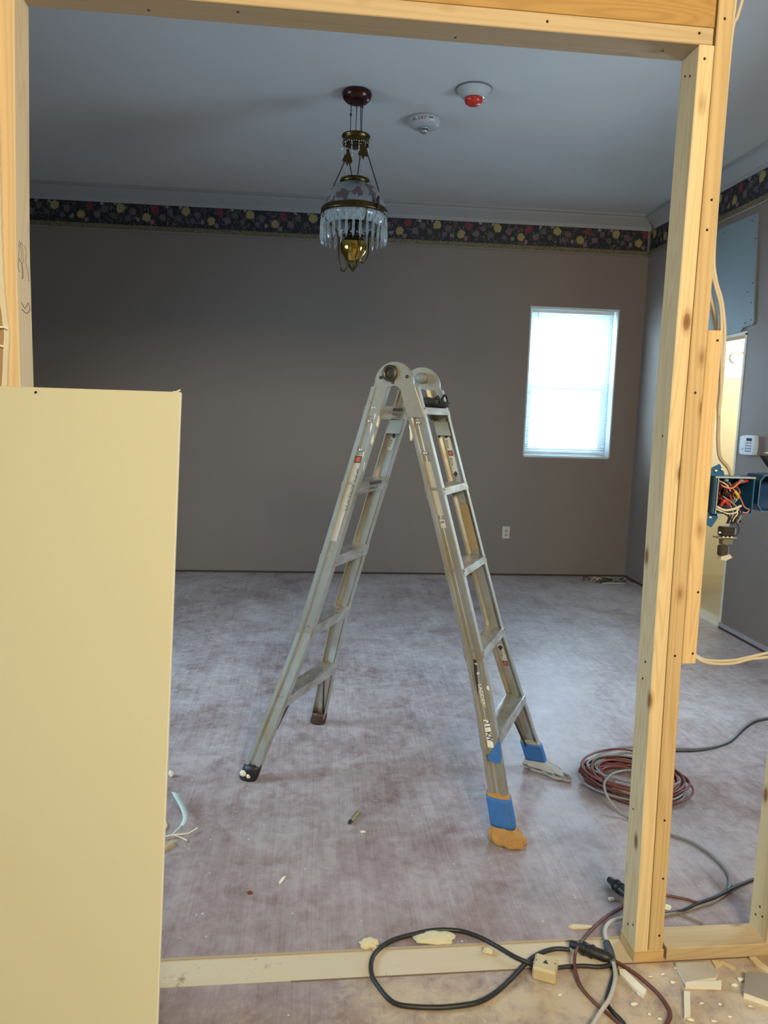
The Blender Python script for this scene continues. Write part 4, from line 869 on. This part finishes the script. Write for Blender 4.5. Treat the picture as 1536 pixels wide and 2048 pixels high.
cable('extension_cord','black cord from the far right into the red coil',[(2.4897,3.4524,0.0060),(2.3059,3.4359,0.0060),(2.2153,3.4061,0.0060),(2.0927,3.3061,0.0060),(1.9721,3.1900,0.0060),(1.8707,3.1278,0.0060),(1.7634,3.0989,0.0060),(1.6568,3.1011,0.0060),(1.5389,3.1241,0.0060),(1.4588,3.1205,0.0060),(1.3727,3.1069,0.0060),(1.2812,3.0587,0.0060),(1.2041,2.9437,0.0300),(1.1617,2.8076,0.0600),(1.1662,2.7381,0.0650),(1.2061,2.7207,0.0500)],0.005,M_CG,'cord')
cable('extension_cord','second dark cord lying close under the black one at the far right',[(2.5259,3.5059,0.0050),(2.2958,3.4197,0.0050),(2.1984,3.3781,0.0050),(2.0891,3.2910,0.0050),(1.9611,3.1707,0.0050),(1.8634,3.1145,0.0050),(1.7513,3.0758,0.0050),(1.6431,3.0730,0.0050),(1.5215,3.0856,0.0050)],0.0045,M_CB,'cord')
cable('extension_cord','grey cord looping over the coil and away to the right behind the post',[(1.3002,2.7869,0.0600),(1.2659,2.7680,0.0700),(1.2015,2.7343,0.0750),(1.1442,2.6687,0.0800),(1.1215,2.6259,0.0800),(1.1196,2.5869,0.0600),(1.1405,2.5597,0.0300),(1.1708,2.5300,0.0100),(1.2238,2.4734,0.0060),(1.2927,2.4054,0.0060),(1.3384,2.3658,0.0060),(1.3687,2.3006,0.0060),(1.3798,2.2194,0.0060),(1.3693,2.1544,0.0060),(1.3298,2.0939,0.0060),(1.2642,2.0448,0.0060),(1.1539,2.0046,0.0060),(1.0687,1.9831,0.0060),(0.9997,1.9726,0.0060)],0.0052,M_CG,'cord')
cable('extension_cord','black cord crossing the grey cord right of the post, towards the right stud',[(1.5633,2.1834,0.0050),(1.5103,2.1664,0.0050),(1.4534,2.1446,0.0050),(1.3823,2.1146,0.0060),(1.3263,2.0828,0.0120),(1.2590,2.0457,0.0140),(1.1932,2.0226,0.0120),(1.1313,1.9981,0.0080),(1.0708,1.9875,0.0060),(1.0190,1.9807,0.0060)],0.005,M_CB,'cord')
cable('extension_cord','red brown cord under the black cord right of the post',[(1.0684,2.0892,0.0045),(1.1192,2.0748,0.0045),(1.1687,2.0557,0.0045),(1.2049,2.0374,0.0045),(1.2642,2.0445,0.0045),(1.3181,2.0790,0.0045),(1.3509,2.1130,0.0045)],0.0042,M_CR2,'cord')
cable('extension_cord','short dark cord from the plug block to the post foot',[(0.6649,1.7843,0.0070),(0.7051,1.7879,0.0070),(0.7471,1.7877,0.0070),(0.7872,1.7821,0.0070),(0.8260,1.7877,0.0070)],0.0055,M_CB,'cord')

cl_=thing('cord_coil','coiled red brown extension cord with many turns on the floor behind the post','cord',(1.3067,2.7645,0.0000),-0.435508)
rc_=random.Random(11)
for k in range(27):
    ra=0.200332*(.74+.28*rc_.random()); rb=.172*(.60+.44*rc_.random()); ox,oy=rc_.uniform(-.02,.02),rc_.uniform(-.016,.016); zt=.006+.0042*(k//2)+rc_.uniform(0,.003); ph=rc_.random()*6
    bm=new_bm(); pts=[(ox+ra*cos(a)*(1+.03*sin(3*a+ph)),oy+rb*sin(a)*(1+.05*sin(2*a+ph)),zt+.006*(1+sin(2*a+ph))*.8) for a in [2*PI*i/20 for i in range(20)]]
    tube(bm,pts,.0048,6,4,closed=True); obj('cord_turn',bm,M_CO if k%4 else M_CG,cl_)


def plug(label,A,B,name='cord_connector',mat=M_CB,r=(.011,.017,.015,.013)):
    A=Vector(A);B=Vector(B); d=B-A; L=d.length; o=thing(name,label,'plug',(A.x,A.y,.0),math.atan2(d.y,d.x))
    bm=new_bm(); rings=[]
    for f,rr in ((0,r[0]*.8),(.04,r[0]),(.22,r[0]*1.15),(.30,r[1]),(.55,r[1]*.95),(.60,r[2]),(.80,r[2]),(.86,r[3]),(1.0,r[3]*.6)):
        rings.append([(f*L,rr*1.05*cos(a),.018+rr*.95*sin(a)) for a in [2*PI*i/14 for i in range(14)]])
    loft(bm,rings); obj('body',bm,mat,o); bm=new_bm()
    for f in (.34,.52): lathe(bm,[(r[1]*.96,f*L-.003),(r[1]*1.08,f*L-.003),(r[1]*1.08,f*L+.003),(r[1]*.96,f*L+.003)],(0,0,.018),14,'x',closed=True)
    obj('grip_ring',bm,M_BLACK,o); return o
plug('black cord connector lying left of the post foot, joined to the looped cord',(0.7295,1.8624,0.0000),(0.8292,1.7943,0.0000))

plug('short black female plug end lying on the floor left of the post',(0.9554,2.1458,0.0000),(0.9899,2.0504,0.0000),'cord_plug')

A=Vector((0.8373,1.8648,0.0160));B=Vector((0.8253,1.7840,0.0160)); d=B-A; o=thing('cord_splice','blue grey taped splice on the pale cord left of the post foot','plug',(A.x,A.y,0),math.atan2(d.y,d.x))
bm=new_bm(); lathe(bm,[(0,0),(.010,0),(.012,.02),(.0125,d.length*.5),(.011,d.length*.8),(.009,d.length),(0,d.length)],(0,0,.014),12,'x'); obj('body',bm,plain('smudged_grey_rubber',(.07,.085,.11),.6,var=.5,scale=70),o)


pb=thing('plug_block','cream square plug block with a dark hole lying on the floor','plug',(0.6295,1.7686,.0),-.42)
bm=new_bm(); box(bm,(-.031,-.031,.001),(.031,.031,.038),.005); obj('housing',bm,plain('aged_cream_plastic',(.56,.47,.27),.5),pb)
bm=new_bm(); prism(bm,[(-.007,-.005,.0375),(.007,-.005,.0375),(.0,.009,.0375)],(0,0,.0012)); obj('ground_hole',bm,M_BLACK,pb)
for s in ((-.024,.0),(.024,.004)):
    bm=new_bm(); lathe(bm,[(0,.0385),(.0022,.0385),(.0022,.036),(0,.036)],(s[0],s[1],0),8); obj('screw',bm,M_DK,pb)


A=Vector((0.1284,2.5147,0.0070));B=Vector((0.1725,2.5950,0.0070)); d=B-A; L=d.length; o=thing('marker_pen','short olive and silver marker pen with a black tip on the floor','pen',(A.x,A.y,0),math.atan2(d.y,d.x))
bm=new_bm(); lathe(bm,[(0,L*.22),(.0075,L*.22),(.0078,L*.3),(.0078,L*.97),(.006,L),(0,L)],(0,0,.008),16,'x'); obj('barrel',bm,plain('olive_silver',(.30,.28,.14),.35,.4),o)
bm=new_bm(); lathe(bm,[(0,0),(.003,L*.02),(.0065,L*.12),(.0070,L*.22),(0,L*.22)],(0,0,.008),14,'x'); obj('tip',bm,M_BLACK,o)


def slab(name,label,cat,top,th,mat,edge=None,z=0.0,group=None):
    """flat piece given by the corners of its top outline"""
    c=sum((Vector(p) for p in top),Vector((0,0,0)))/len(top); o=thing(name,label,cat,(c.x,c.y,z),0,group)
    bm=new_bm(); prism(bm,[(p[0]-c.x,p[1]-c.y,.0005) for p in top],(0,0,th)); obj('core',bm,edge or mat,o)
    if edge:
        bm=new_bm(); prism(bm,[(p[0]-c.x,p[1]-c.y,th+.0005) for p in top],(0,0,.0008)); obj('face_paper',bm,mat,o)
    return o
M_GYP=plain('gypsum_white',(.78,.75,.62),.9); M_FACE=plain('grey_brown_face_paper',(.30,.25,.20),.8); M_PWB=plain('beige_board_paper',(.47,.42,.33),.85,var=.15,scale=12); M_PINEB=plain('splinter_pine',(.66,.54,.33),.8); M_FOAM=plain('hardened_foam',(.66,.58,.36),.8)

slab('drywall_offcut','beige drywall offcut lying on the floor just below the long sole plate','drywall',[(1.0003,1.7807,0.0120),(1.0975,1.7799,0.0120),(1.1028,1.7427,0.0120),(1.0853,1.7237,0.0120),(0.9942,1.7122,0.0120)],0.012,M_PWB,M_GYP)
slab('drywall_offcut','thick drywall offcut with grey brown face at the lower right edge','drywall',[(1.1722,1.7308,0.0160),(1.2641,1.7210,0.0160),(1.2290,1.6348,0.0160),(1.1746,1.6326,0.0160),(1.1279,1.6632,0.0160)],0.016,M_FACE,M_GYP)
slab('drywall_offcut','narrow white strip of drywall standing toward the bottom edge right of the post','drywall',[(0.9749,1.6821,0.0120),(0.9900,1.6797,0.0120),(0.9547,1.6081,0.0120),(0.9363,1.6028,0.0120)],0.012,M_GYP,None)
slab('wood_offcut','pale rounded stick lying against the beige drywall offcut','wood',[(0.9942,1.7122,0.0120),(1.0946,1.7126,0.0120),(1.0841,1.6939,0.0120),(0.9891,1.7020,0.0120)],0.012,M_GYP,None)
slab('wood_offcut','pale splintered stick slanting down from the post foot','wood',[(0.8350,1.7688,0.0100),(0.8508,1.7662,0.0100),(0.8782,1.6926,0.0100),(0.8642,1.6765,0.0100),(0.8553,1.6870,0.0100),(0.8305,1.7509,0.0100)],0.01,M_GYP,None)
slab('wood_chip','yellow wood chip beside the long sole plate, left of two','wood chip',[(1.1116,1.7943,0.0060),(1.1280,1.7897,0.0060),(1.1346,1.7781,0.0060),(1.1083,1.7644,0.0060)],0.006,M_PINEB,None)
slab('wood_chip','long yellow wood splinter beside the long sole plate, pointing right','wood chip',[(1.1306,1.7890,0.0050),(1.1429,1.7903,0.0050),(1.1650,1.7630,0.0050),(1.1563,1.7578,0.0050)],0.005,M_PINEB,None)
slab('wood_offcut','cream broken strip beside the drywall offcut at the right edge','wood',[(1.2216,1.7957,0.0100),(1.2398,1.7967,0.0100),(1.2539,1.7489,0.0100),(1.2372,1.7314,0.0100),(1.2236,1.7652,0.0100)],0.01,M_PINEB,None)
slab('cardboard_piece','tan cardboard piece at the right edge below the sole plate','cardboard',[(1.2403,1.8062,0.0040),(1.3229,1.8102,0.0040),(1.3117,1.7591,0.0040),(1.2590,1.7560,0.0040)],0.004,plain('tan_card',(.40,.29,.16),.85),None)
slab('wood_chip','thin pale splinter on the floor left of the post foot, behind the wood strip','wood chip',[(0.7558,1.9495,0.0050),(0.7722,1.9575,0.0050),(0.8268,1.9486,0.0050),(0.8236,1.9401,0.0050),(0.7671,1.9383,0.0050)],0.005,M_PINEB,None)
slab('wood_chip','small white sliver on the floor left of centre, below the pen','wood chip',[(-0.1052,2.1916,0.0030),(-0.0955,2.2167,0.0030),(-0.0832,2.2266,0.0030),(-0.0888,2.2087,0.0030),(-0.1002,2.1863,0.0030)],0.003,M_GYP,None)
slab('wood_chip','red brown chip lying on the floor in front of the ladder','wood chip',[(-0.1998,2.1498,0.0020),(-0.1912,2.1567,0.0020),(-0.1813,2.1490,0.0020),(-0.1850,2.1395,0.0020),(-0.1958,2.1400,0.0020)],0.002,plain('rust_chip',(.16,.04,.015),.8),None)
slab('wood_chip','thin dark splinter lying on the grey floor right of the post','wood chip',[(1.1039,1.9934,0.0040),(1.1174,1.9951,0.0040),(1.1688,1.9480,0.0040),(1.1608,1.9417,0.0040)],0.004,plain('dark_splinter',(.20,.17,.12),.8),None)
slab('wood_offcut','small tan wood offcut lying beside the leaning sheet','wood',[(-0.5171,2.3893,0.0100),(-0.4807,2.4325,0.0100),(-0.4699,2.4111,0.0100),(-0.5055,2.3657,0.0100)],0.01,plain('tan_offcut',(.50,.38,.22),.8),None)
slab('paper_scrap','white scrap at the edge of the leaning sheet above the offcut','paper',[(-0.5438,2.5161,0.0060),(-0.5272,2.5546,0.0060),(-0.5167,2.5280,0.0060),(-0.5282,2.4745,0.0060)],0.006,M_PAPER,None)
cable('plastic_strip','thin tan wire curving from the pale strip back to the sheet',[(-0.4631,2.5515,0.0200),(-0.4542,2.5119,0.0200),(-0.4568,2.4871,0.0120),(-0.4662,2.4724,0.0060)],0.0012,M_NM2,'strip')
cable('plastic_strip','white forked strip end beside the leaning sheet, upper prong',[(-0.5257,2.4465,0.0080),(-0.4934,2.4541,0.0120),(-0.4682,2.4561,0.0140),(-0.4356,2.4644,0.0120),(-0.4203,2.4861,0.0100),(-0.4067,2.4981,0.0120)],0.0026,M_PAPER,'strip')
cable('plastic_strip','white forked strip end beside the leaning sheet, lower prong',[(-0.4844,2.4604,0.0080),(-0.4667,2.4569,0.0060),(-0.4476,2.4456,0.0050),(-0.4318,2.4329,0.0050)],0.0022,M_PAPER,'strip')

rp=[Vector(p) for p in [(-0.5206,2.6880,0.0450),(-0.5044,2.6508,0.0450),(-0.4816,2.6057,0.0400),(-0.4631,2.5623,0.0350),(-0.4558,2.5307,0.0300),(-0.4602,2.4971,0.0250),(-0.4766,2.4733,0.0150),(-0.4913,2.4608,0.0060)]]; o=thing('plastic_strip','pale blue curled plastic strip standing on edge beside the leaning sheet','strip',(rp[-1].x,rp[-1].y,0))
bm=new_bm(); q_=catmull(rp,6); n_=len(q_); O0=Vector((rp[-1].x,rp[-1].y,0))
rings=[]
for i,p in enumerate(q_):
    wv=.013*(1-.75*i/n_); t_=Vector((wv,.004,-wv*.3)); rings.append([p-O0-t_,p-O0-t_+Vector((0,.0015,.001)),p-O0+t_+Vector((0,.0015,.001)),p-O0+t_])
loft(bm,rings); obj('strip',bm,plain('pale_blue_plastic',(.55,.72,.70),.4),o)

bm=new_bm(); ico(bm,(0,0,0.00918),0.024,3,(1.1, 0.8, 0.45),.5,seed=3); tag(obj('foam_lump',bm,M_FOAM,loc=(0.1635,1.9002,0)),'cream lump of hardened foam on the back edge of the pale floor strip','foam')
bm=new_bm(); ico(bm,(0,0,0.005202),0.034,3,(1.7, 0.8, 0.18),.5,seed=8); tag(obj('foam_lump',bm,M_FOAM,loc=(0.3568,1.9195,0)),'flat cream foam smear inside the top of the black cord loop','foam')
bm=new_bm(); ico(bm,(0,0,0.00714),0.014,3,(1.1, 0.8, 0.6),.5,seed=5); tag(obj('foam_lump',bm,M_FOAM,loc=(0.4941,1.8576,0)),'small cream foam crumb inside the right part of the black cord loop','foam')
bm=new_bm(); ico(bm,(0,0,0.003825),0.009,3,(1.3, 0.8, 0.5),.5,seed=6); tag(obj('foam_lump',bm,M_FOAM,loc=(0.1818,1.8817,0)),'tiny cream foam crumb below the lump on the pale floor strip','foam')
bm=new_bm(); ico(bm,(0,0,0.01105),0.013,3,(0.8, 0.8, 1.0),.5,seed=2); tag(obj('plaster_crumb',bm,M_GYP,loc=(-0.5773,2.9013,0)),'small white plaster crumb on the floor beside the leaning sheet','plaster')
bm=new_bm(); ico(bm,(0,0,0.00272),0.008,3,(1.2, 0.8, 0.4),.5,seed=4); tag(obj('plaster_crumb',bm,M_GYP,loc=(0.1787,2.4697,0)),'white plaster crumb on the floor near the marker pen','plaster')
bm=new_bm(); ico(bm,(0,0,0.005355),0.009,3,(1, 0.8, 0.7),.5,seed=1); tag(obj('plaster_crumb',bm,M_GYP,loc=(0.9314,2.0648,0)),'white crumb beside the black plug end','plaster')
bm=new_bm(); ico(bm,(0,0,0.00595),0.01,3,(1.2, 0.8, 0.7),.5,seed=7); tag(obj('plaster_crumb',bm,M_GYP,loc=(1.0906,2.0179,0)),'white crumb at the back corner of the long sole plate','plaster')
bm=new_bm(); ico(bm,(0,0,0.0028),0.0063,1,(1.5,.8,.45),1.1,seed=20); tag(obj('plaster_crumb',bm,M_GYP,loc=(0.9626,1.7246,0)),'small white crumb among the sawdust below the post and sole plate','plaster','white crumbs in the sawdust')
bm=new_bm(); ico(bm,(0,0,0.0036),0.0081,1,(1.5,.8,.45),1.1,seed=21); tag(obj('plaster_crumb',bm,M_GYP,loc=(0.8608,1.6883,0)),'small white crumb among the sawdust below the post and sole plate','plaster','white crumbs in the sawdust')
bm=new_bm(); ico(bm,(0,0,0.0032),0.0072,1,(1.5,.8,.45),1.1,seed=22); tag(obj('plaster_crumb',bm,M_GYP,loc=(0.8322,1.6566,0)),'small white crumb among the sawdust below the post and sole plate','plaster','white crumbs in the sawdust')
bm=new_bm(); ico(bm,(0,0,0.004),0.009,1,(1.5,.8,.45),1.1,seed=23); tag(obj('plaster_crumb',bm,M_GYP,loc=(0.9502,1.6000,0)),'small white crumb among the sawdust below the post and sole plate','plaster','white crumbs in the sawdust')
bm=new_bm(); ico(bm,(0,0,0.0024),0.0054,1,(1.5,.8,.45),1.1,seed=24); tag(obj('plaster_crumb',bm,M_GYP,loc=(0.9157,1.7464,0)),'small white crumb among the sawdust below the post and sole plate','plaster','white crumbs in the sawdust')
bm=new_bm(); ico(bm,(0,0,0.0032),0.0072,1,(1.5,.8,.45),1.1,seed=25); tag(obj('plaster_crumb',bm,M_GYP,loc=(1.1296,1.7059,0)),'small white crumb among the sawdust below the post and sole plate','plaster','white crumbs in the sawdust')
bm=new_bm(); ico(bm,(0,0,0.0024),0.0054,1,(1.5,.8,.45),1.1,seed=26); tag(obj('plaster_crumb',bm,M_GYP,loc=(1.0542,1.6455,0)),'small white crumb among the sawdust below the post and sole plate','plaster','white crumbs in the sawdust')
bm=new_bm(); ico(bm,(0,0,0.0032),0.0072,1,(1.5,.8,.45),1.1,seed=27); tag(obj('plaster_crumb',bm,M_GYP,loc=(1.0097,1.5938,0)),'small white crumb among the sawdust below the post and sole plate','plaster','white crumbs in the sawdust')
bm=new_bm(); ico(bm,(0,0,0.0024),0.0054,1,(1.5,.8,.45),1.1,seed=28); tag(obj('plaster_crumb',bm,M_GYP,loc=(1.0087,1.6511,0)),'small white crumb among the sawdust below the post and sole plate','plaster','white crumbs in the sawdust')
bm=new_bm(); ico(bm,(0,0,0.0028),0.0063,1,(1.5,.8,.45),1.1,seed=29); tag(obj('plaster_crumb',bm,M_GYP,loc=(1.1283,1.6337,0)),'small white crumb among the sawdust below the post and sole plate','plaster','white crumbs in the sawdust')
bm=new_bm(); ico(bm,(0,0,0.0024),0.0054,1,(1.5,.8,.45),1.1,seed=30); tag(obj('plaster_crumb',bm,M_GYP,loc=(1.0583,1.6054,0)),'small white crumb among the sawdust below the post and sole plate','plaster','white crumbs in the sawdust')
bm=new_bm(); ico(bm,(0,0,0.0024),0.0054,1,(1.5,.8,.45),1.1,seed=31); tag(obj('plaster_crumb',bm,M_GYP,loc=(0.8544,1.6236,0)),'small white crumb among the sawdust below the post and sole plate','plaster','white crumbs in the sawdust')
bm=new_bm(); ico(bm,(0,0,0.0024),0.0054,1,(1.5,.8,.45),1.1,seed=32); tag(obj('plaster_crumb',bm,M_GYP,loc=(0.9527,1.7536,0)),'small white crumb among the sawdust below the post and sole plate','plaster','white crumbs in the sawdust')
bm=new_bm(); ico(bm,(0,0,0.004),0.009,1,(1.5,.8,.45),1.1,seed=33); tag(obj('plaster_crumb',bm,M_GYP,loc=(1.1553,1.7258,0)),'small white crumb among the sawdust below the post and sole plate','plaster','white crumbs in the sawdust')
bm=new_bm(); ico(bm,(0,0,0.002),0.0045,1,(1.5,.8,.45),1.1,seed=34); tag(obj('plaster_crumb',bm,M_GYP,loc=(0.9991,1.7733,0)),'small white crumb among the sawdust below the post and sole plate','plaster','white crumbs in the sawdust')
bm=new_bm(); ico(bm,(0,0,0.002),0.0045,1,(1.5,.8,.45),1.1,seed=35); tag(obj('plaster_crumb',bm,M_GYP,loc=(0.6485,1.6988,0)),'small white crumb among the sawdust below the post and sole plate','plaster','white crumbs in the sawdust')
bm=new_bm(); ico(bm,(0,0,0.0024),0.0054,1,(1.5,.8,.45),1.1,seed=36); tag(obj('plaster_crumb',bm,M_GYP,loc=(0.8755,1.6069,0)),'small white crumb among the sawdust below the post and sole plate','plaster','white crumbs in the sawdust')

sp=thing('scrap_pile','small dark pile of wire scraps in the far right corner of the floor','scrap',(2.6867,6.5362,0))
rs=random.Random(3)
for k in range(9):
    bm=new_bm(); x,y=rs.uniform(-.16,.16),rs.uniform(-.06,.07); a=rs.random()*6; l=rs.uniform(.03,.07)
    tube(bm,[(x,y,.008),(x+l*cos(a),y+l*sin(a)*.6,.02+rs.random()*.02),(x+l*cos(a+.9)*1.5,y+l*sin(a+.9),.008)],.006,6); obj('scrap',bm,plain('dark_scrap',(.05,.05,.04),.7) if k%3 else M_NM2,sp)
bm=new_bm(); tube(bm,[(-.10,-.10,.006),(.05,-.095,.010),(.13,-.09,.006)],.007,6); obj('scrap',bm,plain('pale_scrap',(.40,.40,.37),.7),sp)
bm=new_bm(); ico(bm,(-.02,.02,.02),.045,2,(1.6,.7,.4),.5,seed=5); obj('scrap',bm,MATS['dark_scrap'],sp)


t=NT('dusty_subfloor_strip'); n=t.noise(t.coord(),7,5,.7); n2=t.noise(t.map((3,60,1)),1,3); f=t.noise(t.coord(),60,3)
c=t.mix(n,(.58,.49,.34),(.66,.57,.41)); c=t.mix(t.ramp(n,[(.60,0),(.68,1)]),c,(.26,.20,.11)); c=t.mix(t.math('MULTIPLY',n2,.3),c,(.45,.36,.24)); M_SUB=t.set(col=c,rough=.85)
bm=new_bm(); box(bm,(-.9,-.004,0),(3.2,.092,.0012)); struct(obj('trim_15',bm,M_SUB,loc=SW(0,0,0),rot=(0,0,DL+.004)))
bm=new_bm(); box(bm,(-.9,.090,0),(3.2,.098,.004)); struct(obj('trim_16',bm,plain('paint_ridge',(.42,.34,.22),.8),loc=SW(0,0,0),rot=(0,0,DL+.004)))
bm=new_bm(); box(bm,(-.05,-.008,0),(3.2,-.004,.0014)); struct(obj('trim_17',bm,plain('dark_seam',(.20,.13,.08),.9),loc=SW(0,0,0),rot=(0,0,DL+.004)))
